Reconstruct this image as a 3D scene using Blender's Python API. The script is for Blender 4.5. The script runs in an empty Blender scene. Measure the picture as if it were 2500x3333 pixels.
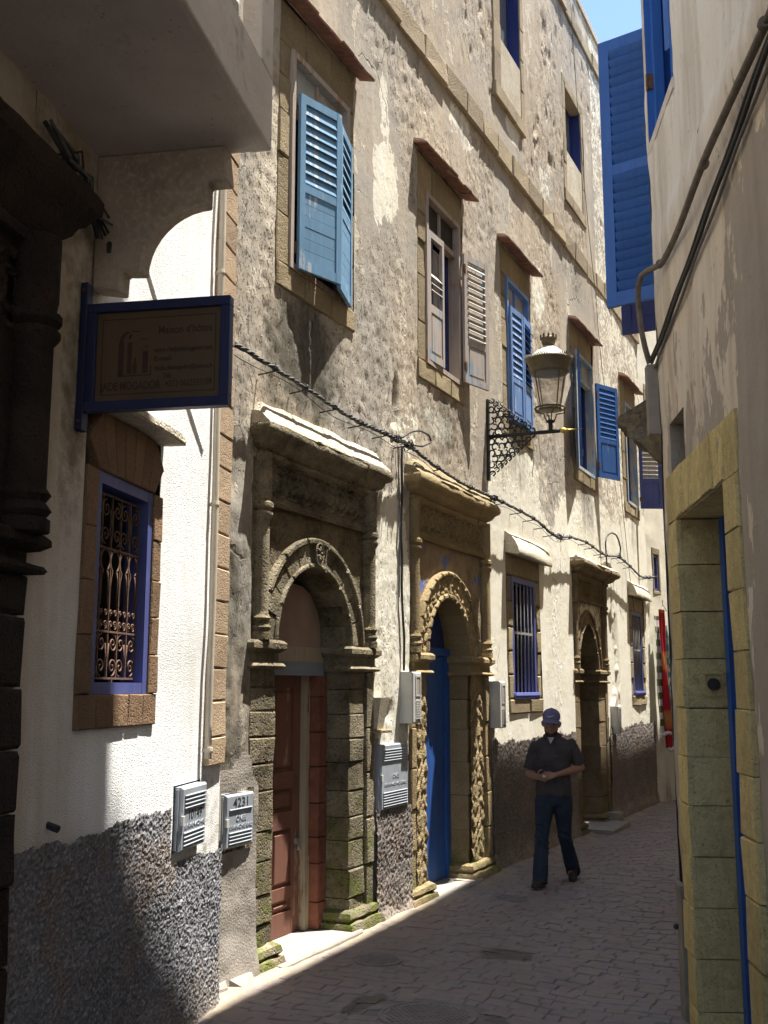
import bpy, bmesh, math, random
import numpy as np
from mathutils import Vector, Matrix

random.seed(7)
RNG = np.random.default_rng(11)
scene = bpy.context.scene
col = scene.collection

# ------------------------------------------------------------------ camera, sky, sun, exposure
# X points out of the tan facade into the alley, Y runs along the alley, Z is up; metres
cam_data = bpy.data.cameras.new('camera')
cam_data.sensor_fit = 'VERTICAL'
cam_data.sensor_height = 36.0
cam_data.lens = 36.0 * 3480.0 / 3333.0
cam_data.clip_start = 0.05
cam_data.clip_end = 2000.0
cam = bpy.data.objects.new('camera', cam_data)
col.objects.link(cam)
cam.location = (3.97, 0.0, 1.80)
cam.rotation_euler = (math.radians(90.0) + math.atan(572 / 3480.0), 0.0, math.radians(25.2))
scene.camera = cam

SUN = Vector((1.0, 0.95, 5.0)).normalized()
world = bpy.data.worlds.new('World')
scene.world = world
world.use_nodes = True
wn = world.node_tree
bg = wn.nodes['Background']
sky = wn.nodes.new('ShaderNodeTexSky')
sky.sky_type = 'NISHITA'
sky.sun_disc = False
sky.sun_elevation = math.asin(SUN.z)
sky.sun_rotation = math.atan2(SUN.x, SUN.y)
sky.altitude = 10.0
sky.air_density = 1.0
sky.dust_density = 0.2
sky.ozone_density = 2.0
wn.links.new(sky.outputs[0], bg.inputs[0])
bg.inputs[1].default_value = 0.105

sun_data = bpy.data.lights.new('sun', 'SUN')
sun_data.energy = 5.0
sun_data.angle = math.radians(0.53)
sun_data.color = (1.0, 0.965, 0.91)
sun = bpy.data.objects.new('sun', sun_data)
col.objects.link(sun)
sun.rotation_euler = SUN.to_track_quat('Z', 'Y').to_euler()
sun.location = (10, 10, 40)

scene.view_settings.view_transform = 'Standard'
scene.view_settings.look = 'None'
scene.view_settings.gamma = 1.0
scene.view_settings.use_curve_mapping = False
scene.view_settings.exposure = 1.62
scene.cycles.max_bounces = 6
scene.cycles.diffuse_bounces = 4
scene.cycles.use_adaptive_sampling = True
scene.cycles.adaptive_threshold = 0.02

# ------------------------------------------------------------------ numeric noise
def _hash(ix, iy, seed):
    h = (ix.astype(np.int64) * 374761393 + iy.astype(np.int64) * 668265263 + seed * 1442695041) & 0xffffffff
    h = ((h ^ (h >> 13)) * 1274126177) & 0xffffffff
    h = h ^ (h >> 16)
    return (h & 0xffffff) / float(0xffffff)

def vnoise(x, y, seed=0):
    x = np.asarray(x, float); y = np.asarray(y, float)
    ix = np.floor(x); iy = np.floor(y); fx = x - ix; fy = y - iy
    fx = fx * fx * fx * (fx * (fx * 6 - 15) + 10); fy = fy * fy * fy * (fy * (fy * 6 - 15) + 10)
    a = _hash(ix, iy, seed); b = _hash(ix + 1, iy, seed)
    c = _hash(ix, iy + 1, seed); d = _hash(ix + 1, iy + 1, seed)
    return (a * (1 - fx) + b * fx) * (1 - fy) + (c * (1 - fx) + d * fx) * fy

def fbm(x, y, oct=4, seed=0, gain=0.5):
    x = np.asarray(x, float); y = np.asarray(y, float)
    s = 0.0; a = 1.0; t = 0.0
    for i in range(oct):
        s = s + a * vnoise(x * 2 ** i + 17.3 * i, y * 2 ** i - 9.1 * i, seed + i); t += a; a *= gain
    return s / t

def grains(x, y, cell, seed=0, r=0.62):
    """rounded grains of about one cell width, 0..1"""
    x = np.asarray(x, float) / cell; y = np.asarray(y, float) / cell
    ix = np.floor(x); iy = np.floor(y); best = np.zeros_like(x)
    for dx in (-1, 0, 1):
        for dy in (-1, 0, 1):
            cx = ix + dx; cy = iy + dy
            px = cx + 0.15 + 0.7 * _hash(cx, cy, seed); py = cy + 0.15 + 0.7 * _hash(cx, cy, seed + 5)
            rr = r * (0.65 + 0.6 * _hash(cx, cy, seed + 9))
            d2 = ((x - px) ** 2 + (y - py) ** 2) / rr ** 2
            best = np.maximum(best, np.sqrt(np.clip(1 - d2, 0, 1)) * (0.45 + 0.55 * _hash(cx, cy, seed + 13)))
    return best

def sstep(a, b, x):
    t = np.clip((np.asarray(x, float) - a) / (b - a), 0, 1)
    return t * t * (3 - 2 * t)

def blob(Y, Z, y0, z0, ry, rz, soft=0.45):
    d = np.sqrt(((Y - y0) / ry) ** 2 + ((Z - z0) / rz) ** 2)
    return 1 - sstep(1 - soft, 1 + soft, d)

# ------------------------------------------------------------------ object helpers
def tag(o, label=None, cat=None, group=None, kind=None):
    if label: o['label'] = label
    if cat: o['category'] = cat
    if group: o['group'] = group
    if kind: o['kind'] = kind
    return o

def empty(name, loc=(0, 0, 0), rz=0.0, parent=None):
    o = bpy.data.objects.new(name, None)
    o.empty_display_size = 0.2
    col.objects.link(o)
    o.location = loc
    o.rotation_euler = (0, 0, rz)
    if parent: o.parent = parent
    return o

def link(name, me, mat=None, parent=None, loc=None, rot=None):
    o = bpy.data.objects.new(name, me)
    col.objects.link(o)
    if mat is not None and len(me.materials) == 0:
        me.materials.append(mat)
    if parent is not None: o.parent = parent
    if loc is not None: o.location = loc
    if rot is not None: o.rotation_euler = rot
    return o

class MB:
    """collects faces of one mesh"""
    def __init__(s):
        s.v = []; s.f = []
    def add(s, vs, fs):
        o = len(s.v)
        s.v.extend([tuple(p) for p in vs]); s.f.extend([tuple(i + o for i in f) for f in fs])
        return s
    def box(s, x0, x1, y0, y1, z0, z1):
        if x0 > x1: x0, x1 = x1, x0
        if y0 > y1: y0, y1 = y1, y0
        if z0 > z1: z0, z1 = z1, z0
        vs = [(x0, y0, z0), (x1, y0, z0), (x1, y1, z0), (x0, y1, z0), (x0, y0, z1), (x1, y0, z1), (x1, y1, z1), (x0, y1, z1)]
        return s.add(vs, [(3, 2, 1, 0), (4, 5, 6, 7), (0, 1, 5, 4), (1, 2, 6, 5), (2, 3, 7, 6), (3, 0, 4, 7)])
    def room(s, x0, x1, y0, y1, z0, z1):
        """inward facing box, open at x1"""
        vs = [(x0, y0, z0), (x1, y0, z0), (x1, y1, z0), (x0, y1, z0), (x0, y0, z1), (x1, y0, z1), (x1, y1, z1), (x0, y1, z1)]
        return s.add(vs, [(0, 1, 2, 3), (7, 6, 5, 4), (4, 5, 1, 0), (6, 7, 3, 2), (7, 4, 0, 3)])
    def loft(s, rings, closed=True, cap0=True, cap1=True):
        n = len(rings[0]); o = len(s.v)
        for r in rings: s.v.extend([tuple(p) for p in r])
        for i in range(len(rings) - 1):
            for j in range(n if closed else n - 1):
                k = (j + 1) % n
                s.f.append((o + i * n + j, o + i * n + k, o + (i + 1) * n + k, o + (i + 1) * n + j))
        if closed and cap0: s.f.append(tuple(o + j for j in reversed(range(n))))
        if closed and cap1: s.f.append(tuple(o + (len(rings) - 1) * n + j for j in range(n)))
        return s
    def tube(s, path, r, n=8, cap=True):
        P = [Vector(p) for p in path]
        rr = r if hasattr(r, '__len__') else [r] * len(P)
        t = (P[1] - P[0]).normalized()
        u = t.orthogonal().normalized()
        rings = []
        for i, p in enumerate(P):
            if i == 0: tt = P[1] - P[0]
            elif i == len(P) - 1: tt = P[-1] - P[-2]
            else: tt = (P[i + 1] - P[i]).normalized() + (P[i] - P[i - 1]).normalized()
            if tt.length < 1e-9: tt = t
            tt.normalize()
            u = (u - tt * u.dot(tt))
            if u.length < 1e-6: u = tt.orthogonal()
            u.normalize(); w = tt.cross(u); t = tt
            rings.append([p + u * (rr[i] * math.cos(2 * math.pi * k / n)) + w * (rr[i] * math.sin(2 * math.pi * k / n)) for k in range(n)])
        return s.loft(rings, True, cap, cap)
    def lathe(s, prof, c, n=16, cap=True, ang0=0.0):
        """profile of (radius, z) around a vertical axis through c, bottom to top"""
        rings = [[(c[0] + r * math.cos(ang0 + 2 * math.pi * k / n), c[1] + r * math.sin(ang0 + 2 * math.pi * k / n), c[2] + z) for k in range(n)] for r, z in prof]
        return s.loft(rings, True, cap, cap)
    def prism(s, poly, x0, x1, chamfer=0.0):
        """polygon of (y, z), counter-clockwise seen from +x, extruded from x0 to x1; front edge chamfered"""
        n = len(poly)
        rings = [[(x0, y, z) for y, z in poly]]
        if chamfer > 0:
            cy = sum(p[0] for p in poly) / n; cz = sum(p[1] for p in poly) / n
            rings.append([(x1 - chamfer, y, z) for y, z in poly])
            ins = []
            for i in range(n):
                a = Vector(poly[i - 1]); b = Vector(poly[i]); c2 = Vector(poly[(i + 1) % n])
                e1 = (b - a); e2 = (c2 - b)
                if e1.length < 1e-9 or e2.length < 1e-9: ins.append((x1, b.x, b.y)); continue
                e1.normalize(); e2.normalize()
                n1 = Vector((-e1.y, e1.x)); n2 = Vector((-e2.y, e2.x)); m = n1 + n2
                if m.length < 1e-6: m = n1
                m = m / max(0.35, m.length_squared / 2.0) if m.length_squared > 0 else m
                q = b + m * chamfer * 0.5 * 1.0
                q = b + (n1 + n2) * (chamfer / max(0.5, 1 + n1.dot(n2)))
                ins.append((x1, q.x, q.y))
            rings.append(ins)
        else:
            rings.append([(x1, y, z) for y, z in poly])
        return s.loft(rings)
    def stone(s, x0, x1, y0, y1, z0, z1, ch=0.012, jit=0.006):
        j = lambda: random.uniform(-jit, jit)
        poly = [(y0 + abs(j()) * .5, z0 + abs(j()) * .5), (y1 - abs(j()) * .5, z0 + abs(j()) * .5), (y1 - abs(j()) * .5, z1 - abs(j()) * .5), (y0 + abs(j()) * .5, z1 - abs(j()) * .5)]
        o = len(s.v)
        s.prism(poly, x0, x1, ch)
        for i in range(o + 8, o + 12):
            p = s.v[i]; s.v[i] = (p[0] + j(), p[1] + j(), p[2] + j())
        return s
    def moulding(s, prof, xb, y0, y1, n=10, jit=0.0, ends=(True, True), seed=0):
        """profile of (outset, z) swept round the front and both ends of a block standing on the wall"""
        rings = []
        path = []
        e0 = 1 if ends[0] else 0; e1 = 1 if ends[1] else 0
        if e0: path.append(('s0', 0))
        for i in range(n + 1): path.append(('f', i / n))
        if e1: path.append(('s1', 0))
        for kind, t in path:
            ring = []
            for k, (d, z) in enumerate(prof):
                if kind == 's0': p = [xb, y0 - d, z]
                elif kind == 's1': p = [xb, y1 + d, z]
                else:
                    p = [max(d, 0) + 0.0, (y0 - d * e0) + ((y1 + d * e1) - (y0 - d * e0)) * t, z]
                if jit and kind == 'f':
                    w = (fbm(np.array([t * n * 0.9 + seed * 3.1]), np.array([k * 0.7 + seed]), 3, seed)[0] - 0.5) * 2
                    w2 = (fbm(np.array([t * n * 0.9 + seed * 3.1]), np.array([k * 0.7 + seed + 40]), 3, seed + 3)[0] - 0.5) * 2
                    p[0] += w * jit; p[2] += w2 * jit
                ring.append(tuple(p))
            rings.append(ring)
        # the profile is an open strip; close it along the wall by the mesh behind
        m = len(prof); o = len(s.v)
        for r in rings: s.v.extend(r)
        for i in range(len(rings) - 1):
            for k in range(m - 1):
                s.f.append((o + i * m + k, o + (i + 1) * m + k, o + (i + 1) * m + k + 1, o + i * m + k + 1))
        s.f.append(tuple(o + k for k in range(m)))
        s.f.append(tuple(o + (len(rings) - 1) * m + k for k in reversed(range(m))))
        return s
    def xf(s, M, start=0):
        for i in range(start, len(s.v)):
            p = M @ Vector(s.v[i]); s.v[i] = (p.x, p.y, p.z)
        return s
    def mesh(s, name, smooth=False):
        me = bpy.data.meshes.new(name)
        me.from_pydata(s.v, [], s.f)
        me.update()
        if smooth: me.polygons.foreach_set('use_smooth', [True] * len(me.polygons))
        return me
    def build(s, name, mat, parent=None, smooth=False, loc=None, rot=None):
        return link(name, s.mesh(name, smooth), mat, parent, loc, rot)

def smooth_angle(o, deg=35):
    me = o.data
    me.polygons.foreach_set('use_smooth', [True] * len(me.polygons))
    try:
        me.set_sharp_from_angle(angle=math.radians(deg))
    except Exception:
        pass
    return o

def fast_mesh(name, V, F):
    """numpy verts (n,3) and quads (m,4) to mesh"""
    me = bpy.data.meshes.new(name)
    nv = len(V); nf = len(F)
    me.vertices.add(nv); me.vertices.foreach_set('co', np.asarray(V, np.float32).ravel())
    me.loops.add(nf * 4); me.loops.foreach_set('vertex_index', np.asarray(F, np.int32).ravel())
    me.polygons.add(nf)
    me.polygons.foreach_set('loop_start', np.arange(0, nf * 4, 4, dtype=np.int32))
    me.update(calc_edges=True)
    me.validate()
    return me

def lines(a, b, step, extra=()):
    pts = list(np.arange(a, b, step)) + [b]
    ex = [e for e in extra if a < e < b]
    pts = [p for p in pts if all(abs(p - e) > step * 0.45 for e in ex)] + ex
    return np.array(sorted(set(round(float(p), 4) for p in pts)))

def relief(name, ys, zs, disp, mat, parent=None, holes=(), keep=None, masks=None, facing=1, smooth=True, warp=None):
    """a wall sheet of real relief: x = disp(y, z); cells inside holes are left out"""
    Y, Z = np.meshgrid(ys, zs, indexing='ij')
    X = disp(Y, Z)
    Yw, Zw = (Y, Z) if warp is None else warp(Y, Z)
    ny, nz = Y.shape
    V = np.stack([X, Yw, Zw], -1).reshape(-1, 3)
    idx = np.arange(ny * nz).reshape(ny, nz)
    yc = (ys[:-1] + ys[1:]) / 2; zc = (zs[:-1] + zs[1:]) / 2
    YC, ZC = np.meshgrid(yc, zc, indexing='ij')
    k = np.ones_like(YC, bool)
    for (a, b, c, d) in holes: k &= ~((YC > a) & (YC < b) & (ZC > c) & (ZC < d))
    if keep is not None: k &= keep(YC, ZC)
    q = np.stack([idx[:-1, :-1], idx[1:, :-1], idx[1:, 1:], idx[:-1, 1:]], -1)[k]
    if facing < 0: q = q[:, ::-1]
    used = np.unique(q)
    remap = np.zeros(ny * nz, np.int32); remap[used] = np.arange(len(used))
    me = fast_mesh(name, V[used], remap[q])
    if smooth: me.polygons.foreach_set('use_smooth', np.ones(len(me.polygons), bool))
    if masks is not None:
        R = masks(Y, Z)
        C = np.stack([r.ravel() for r in R] + [np.ones(ny * nz)], -1)[used]
        at = me.color_attributes.new('wear', 'FLOAT_COLOR', 'POINT')
        at.data.foreach_set('color', C.astype(np.float32).ravel())
    return link(name, me, mat, parent)

# ------------------------------------------------------------------ materials
class T:
    """small node tree helper"""
    def __init__(s, name):
        s.m = bpy.data.materials.new(name); s.m.use_nodes = True
        s.t = s.m.node_tree; s.b = s.t.nodes['Principled BSDF']
        s.pos = s.n('ShaderNodeNewGeometry').outputs['Position']
    def n(s, typ, ins=None, **props):
        nd = s.t.nodes.new(typ)
        for k, v in props.items(): setattr(nd, k, v)
        if ins:
            for k, v in ins.items(): s.set(nd.inputs[k], v)
        return nd
    def set(s, sock, v):
        if isinstance(v, bpy.types.NodeSocket): s.t.links.new(v, sock)
        else: sock.default_value = v
    def obj(s): return s.n('ShaderNodeTexCoord').outputs['Object']
    def rnd(s): return s.n('ShaderNodeObjectInfo').outputs['Random']
    def map(s, vec, scale=(1, 1, 1), loc=(0, 0, 0), rot=(0, 0, 0)):
        return s.n('ShaderNodeMapping', {'Vector': vec, 'Scale': scale, 'Location': loc, 'Rotation': rot}).outputs[0]
    def noise(s, scale, detail=4, rough=0.55, vec=None, dist=0.0):
        return s.n('ShaderNodeTexNoise', {'Vector': vec or s.pos, 'Scale': scale, 'Detail': min(detail, 4), 'Roughness': rough, 'Distortion': dist}).outputs['Fac']
    def voro(s, scale, vec=None, feature='F1', out='Distance', rand=1.0):
        return s.n('ShaderNodeTexVoronoi', {'Vector': vec or s.pos, 'Scale': scale, 'Randomness': rand}, feature=feature).outputs[out]
    def ramp(s, fac, stops, interp='LINEAR'):
        nd = s.n('ShaderNodeValToRGB', {'Fac': fac}); cr = nd.color_ramp; cr.interpolation = interp
        while len(cr.elements) < len(stops): cr.elements.new(0.5)
        for e, (p, c) in zip(cr.elements, stops):
            e.position = p; e.color = (c[0], c[1], c[2], 1) if hasattr(c, '__len__') else (c, c, c, 1)
        return nd.outputs[0]
    def mr(s, v, a, b, c=0.0, d=1.0, smooth=False):
        nd = s.n('ShaderNodeMapRange', {'Value': v, 'From Min': a, 'From Max': b, 'To Min': c, 'To Max': d})
        if smooth: nd.interpolation_type = 'SMOOTHSTEP'
        return nd.outputs[0]
    def ma(s, op, a, b=0.0, c=None):
        nd = s.n('ShaderNodeMath', operation=op)
        s.set(nd.inputs[0], a); s.set(nd.inputs[1], b)
        if c is not None: s.set(nd.inputs[2], c)
        return nd.outputs[0]
    def mix(s, f, a, b, blend='MIX'):
        nd = s.n('ShaderNodeMix', data_type='RGBA', blend_type=blend)
        s.set(nd.inputs[0], f)
        for k, v in ((6, a), (7, b)):
            if isinstance(v, (tuple, list)) and len(v) == 3: v = (*v, 1)
            s.set(nd.inputs[k], v)
        return nd.outputs[2]
    def bump(s, h, dist=0.01, strength=1.0, normal=None):
        nd = s.n('ShaderNodeBump', {'Height': h, 'Distance': dist, 'Strength': strength})
        if normal is not None: s.set(nd.inputs['Normal'], normal)
        return nd.outputs[0]
    def sep(s, v=None):
        return s.n('ShaderNodeSeparateXYZ', {0: v or s.pos}).outputs
    def attr(s, name='wear'):
        return s.n('ShaderNodeSeparateColor', {0: s.n('ShaderNodeVertexColor', layer_name=name).outputs[0]}).outputs
    def done(s, color, rough=0.85, normal=None, spec=0.25, metal=0.0):
        if isinstance(color, (tuple, list)) and len(color) == 3: color = (*color, 1)
        s.set(s.b.inputs['Base Color'], color); s.set(s.b.inputs['Roughness'], rough)
        s.set(s.b.inputs['Specular IOR Level'], spec); s.set(s.b.inputs['Metallic'], metal)
        if normal is not None: s.set(s.b.inputs['Normal'], normal)
        return s.m

def mul(c, k): return tuple(min(1.0, x * k) for x in c)

def stone_mat(name, base, dark, moss=None, bump=0.012, pit=30.0, var=0.35, mossz=(0.1, 0.9), tint=(0.5, 0.38, 0.16), grime=None):
    t = T(name)
    n1 = t.noise(3.0, 5, 0.6); n2 = t.noise(22.0, 5, 0.65); n3 = t.noise(90.0, 3, 0.6)
    c = t.mix(t.mr(n1, 0.40, 0.62), mul(base, 1.0), dark)
    c = t.mix(t.mr(n2, 0.4, 0.75, 0, 0.7), c, mul(tint, 0.8))
    c = t.mix(t.mr(n3, 0.3, 0.7, 0.0, 0.5), c, mul(dark, 0.55))
    r = t.rnd()
    c = t.mix(1.0, c, t.ramp(r, [(0, (1 - var, 1 - var, 1 - var)), (1, (1 + 0.0, 1.0, 1.0))]), 'MULTIPLY')
    if grime is not None:
        g1 = t.mr(t.noise(7.0, 4, 0.75), 0.5, 0.64); g2 = t.mr(t.noise(1.0, 4, 0.7, t.map(t.pos, (13, 13, 3))), 0.52, 0.7)
        c = t.mix(t.ma('MULTIPLY', t.ma('MAXIMUM', g1, g2), 0.55), c, grime)
        ch = t.mr(t.noise(26.0, 4, 0.75), 0.64, 0.67)
        c = t.mix(t.ma('MULTIPLY', ch, 0.8), c, mul(grime, 0.55))
    if moss is not None:
        z = t.sep()[2]
        mm = t.ma('MULTIPLY', t.mr(z, mossz[1], mossz[0]), t.mr(t.noise(6.0, 6, 0.7), 0.46, 0.62))
        c = t.mix(mm, c, moss)
    pits = t.mr(t.voro(pit), 0.0, 0.35)
    h = t.ma('ADD', t.ma('MULTIPLY', n2, 0.8), t.ma('MULTIPLY', n3, 0.5))
    h = t.ma('ADD', h, t.ma('MULTIPLY', pits, 0.7))
    return t.done(c, 0.92, t.bump(h, bump, 1.0), 0.15)

def paint_mat(name, base, worn=None, wear=0.0, rough=0.5, grain=True, var=0.12, dirt=0.3, axis=2):
    t = T(name)
    sc = [26.0, 26.0, 26.0]; sc[axis] = 2.0
    v = t.obj()
    g = t.noise(1.0, 6, 0.65, t.map(v, tuple(sc)))
    d = t.noise(2.2, 5, 0.6)
    c = t.mix(t.mr(g, 0.3, 0.75, 0, 1), base, mul(base, 1 - var * 2))
    c = t.mix(t.mr(d, 0.45, 0.8, 0, dirt), c, mul(base, 0.45))
    r = t.rnd()
    c = t.mix(1.0, c, t.ramp(r, [(0, (1 - var,) * 3), (1, (1, 1, 1))]), 'MULTIPLY')
    h = g
    if worn is not None and wear > 0:
        wv = t.noise(1.0, 7, 0.72, t.map(v, tuple(x * 0.5 for x in sc)))
        wv2 = t.noise(3.5, 4, 0.6)
        ww = t.ma('ADD', t.ma('MULTIPLY', wv, 0.6), t.ma('MULTIPLY', wv2, 0.4))
        f = t.mr(ww, 0.62 - wear * 0.3, 0.66 - wear * 0.3)
        c = t.mix(f, c, worn)
        h = t.ma('SUBTRACT', g, t.ma('MULTIPLY', f, 0.7))
    return t.done(c, rough, t.bump(h, 0.0022, 0.7), 0.3)

def simple(name, base, rough=0.7, metal=0.0, nscale=8.0, amt=0.35, bump=0.0, bscale=120.0, spec=0.3, var=0.0):
    t = T(name)
    n = t.noise(nscale, 5, 0.6)
    c = t.mix(t.mr(n, 0.3, 0.75, 0, 1), base, mul(base, 1 - amt))
    if var: c = t.mix(1.0, c, t.ramp(t.rnd(), [(0, (1 - var,) * 3), (1, (1, 1, 1))]), 'MULTIPLY')
    nm = t.bump(t.noise(bscale, 4, 0.6), bump, 1.0) if bump else None
    return t.done(c, rough, nm, spec, metal)

def roughcast_mat(name, base, lift):
    t = T(name)
    n1 = t.noise(2.5, 5, 0.6); n2 = t.noise(160.0, 3, 0.6); n3 = t.noise(40.0, 3, 0.6)
    c = t.mix(t.mr(n1, 0.35, 0.7), base, mul(base, 0.7))
    c = t.mix(t.mr(n3, 0.45, 0.7), c, lift)
    c = t.mix(t.mr(n2, 0.5, 0.8, 0, 0.5), c, mul(base, 0.4))
    c = t.mix(t.mr(t.noise(1.9, 4, 0.7), 0.54, 0.62, 0, 0.6), c, (0.27, 0.21, 0.17))
    z = t.sep()[2]
    c = t.mix(t.ma('MULTIPLY', t.mr(z, 0.3, -0.1), t.mr(t.noise(5.0, 4, 0.7), 0.35, 0.65)), c, (0.36, 0.30, 0.235))
    return t.done(c, 0.95, t.bump(n2, 0.004, 1.0), 0.1)

MAT = {}
def facade_mat():
    # bare lime plaster with peeling cream limewash; wear.R limewash, wear.G mould, wear.B pitting
    t = T('facade plaster')
    w = t.attr()
    n1 = t.noise(0.55, 6, 0.62); n2 = t.noise(2.6, 6, 0.62); n3 = t.noise(14.0, 5, 0.62); n4 = t.noise(75.0, 4, 0.62)
    st = t.noise(1.0, 5, 0.6, t.map(t.pos, (3.0, 3.0, 0.35)))
    bare = t.mix(t.mr(n2, 0.34, 0.68), (0.515, 0.43, 0.325), (0.40, 0.33, 0.245))
    bare = t.mix(t.mr(n1, 0.42, 0.62), bare, (0.39, 0.355, 0.30))
    bare = t.mix(t.mr(st, 0.5, 0.75, 0, 0.5), bare, (0.55, 0.48, 0.37))
    s2 = t.noise(1.0, 4, 0.65, t.map(t.pos, (2.1, 2.1, 0.32), (3.3, 0, 7.1)))
    bare = t.mix(t.mr(s2, 0.56, 0.72, 0, 0.5), bare, (0.22, 0.185, 0.145))
    pl = t.mr(t.ma('ADD', t.noise(1.0, 4, 0.72, t.map(t.pos, (1.5, 1.5, 0.8), (9.0, 0, 2.0))), t.ma('MULTIPLY', t.ma('SUBTRACT', n3, 0.5), 0.22)), 0.585, 0.60)
    bare = t.mix(t.ma('MULTIPLY', pl, 0.75), bare, (0.63, 0.56, 0.44))
    bare = t.mix(t.mr(n3, 0.55, 0.8, 0, 0.7), bare, (0.24, 0.19, 0.14))
    wash = t.mix(t.mr(n2, 0.35, 0.7), (0.80, 0.76, 0.65), (0.72, 0.67, 0.52))
    wash = t.mix(t.mr(st, 0.48, 0.72, 0, 0.55), wash, (0.66, 0.62, 0.52))
    e = t.ma('ADD', t.ma('MULTIPLY', n3, 0.55), t.ma('MULTIPLY', n2, 0.45))
    edge = t.ma('ADD', w[0], t.ma('MULTIPLY', t.ma('SUBTRACT', e, 0.5), 1.9))
    f = t.mr(edge, 0.47, 0.53)
    c = t.mix(f, bare, wash)
    # flakes lost from the limewash
    fl = t.mr(t.noise(1.0, 6, 0.7, t.map(t.pos, (26, 26, 14))), 0.63, 0.66)
    fl = t.ma('MULTIPLY', fl, t.mr(n2, 0.42, 0.6))
    c = t.mix(t.ma('MULTIPLY', fl, f), c, (0.42, 0.35, 0.25))
    mo = t.mr(t.ma('ADD', w[1], t.ma('ADD', t.ma('MULTIPLY', t.ma('SUBTRACT', e, 0.5), 0.9), t.ma('MULTIPLY', t.ma('SUBTRACT', st, 0.5), 1.3))), 0.33, 0.85)
    c = t.mix(t.ma('MULTIPLY', mo, 0.85), c, (0.085, 0.08, 0.06))
    wob = t.n('ShaderNodeTexNoise', {'Vector': t.pos, 'Scale': 3.0, 'Detail': 3.0}).outputs['Color']
    cv = t.n('ShaderNodeVectorMath', {0: t.pos, 1: t.n('ShaderNodeVectorMath', {0: wob, 'Scale': 0.5}, operation='SCALE').outputs[0]}, operation='ADD').outputs[0]
    ck = t.mr(t.voro(0.75, cv, 'DISTANCE_TO_EDGE'), 0.004, 0.011, 1.0, 0.0)
    ck = t.ma('MULTIPLY', ck, t.mr(n1, 0.60, 0.64, 0.0, 0.7))
    c = t.mix(t.ma('MULTIPLY', ck, 0.8), c, (0.09, 0.07, 0.05))
    # streaks of dirt and pit bottoms
    pk = t.ma('ADD', t.ma('MULTIPLY', w[2], 0.92), 0.08)
    pit = t.mr(t.noise(1.0, 3, 0.6, t.map(t.pos, (62, 62, 27))), 0.585, 0.67)
    pit2 = t.mr(t.noise(1.0, 3, 0.6, t.map(t.pos, (24, 24, 10))), 0.60, 0.68)
    pit = t.ma('MULTIPLY', t.ma('MAXIMUM', pit, pit2), pk)
    c = t.mix(t.ma('MULTIPLY', pit, 0.55), c, (0.13, 0.10, 0.075))
    h = t.ma('ADD', t.ma('MULTIPLY', n3, 0.55), t.ma('MULTIPLY', n4, 0.30))
    h = t.ma('ADD', t.ma('SUBTRACT', h, t.ma('ADD', t.ma('MULTIPLY', pit, 1.7), ck)), t.ma('MULTIPLY', pl, 0.45))
    MAT['facade'] = t.done(c, 0.95, t.bump(h, 0.0065, 1.0), 0.1)
facade_mat()

def whitewash_mat():
    t = T('white roughcast render')
    w = t.attr()
    n2 = t.noise(2.2, 6, 0.62); n3 = t.noise(11.0, 5, 0.6); n4 = t.noise(110.0, 3, 0.6)
    st = t.noise(1.0, 5, 0.6, t.map(t.pos, (4.0, 4.0, 0.4)))
    c = t.mix(t.mr(n2, 0.35, 0.7), (0.88, 0.875, 0.85), (0.82, 0.805, 0.76))
    c = t.mix(t.mr(st, 0.5, 0.75, 0, 0.5), c, (0.62, 0.58, 0.48))
    c = t.mix(t.ma('MULTIPLY', w[0], t.mr(t.ma('ADD', st, t.ma('MULTIPLY', n3, .4)), 0.45, 0.8, 0.45, 1.0)), c, (0.44, 0.355, 0.235))
    mo = t.mr(t.ma('ADD', w[1], t.ma('MULTIPLY', t.ma('SUBTRACT', n3, 0.5), 1.5)), 0.35, 0.9)
    c = t.mix(t.ma('MULTIPLY', mo, 0.8), c, (0.20, 0.17, 0.11))
    fl = t.ma('MULTIPLY', t.mr(t.noise(1.0, 6, 0.7, t.map(t.pos, (16, 16, 7))), 0.66, 0.69), w[2])
    c = t.mix(fl, c, (0.28, 0.25, 0.2))
    h = t.ma('ADD', t.ma('MULTIPLY', t.mr(t.voro(105.0), 0.0, 0.6, 1.0, 0.0), t.mr(n4, 0.35, 0.6)), t.ma('MULTIPLY', n3, 0.35))
    MAT['whitewash'] = t.done(c, 0.95, t.bump(h, 0.0038, 1.0), 0.1)
whitewash_mat()

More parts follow.
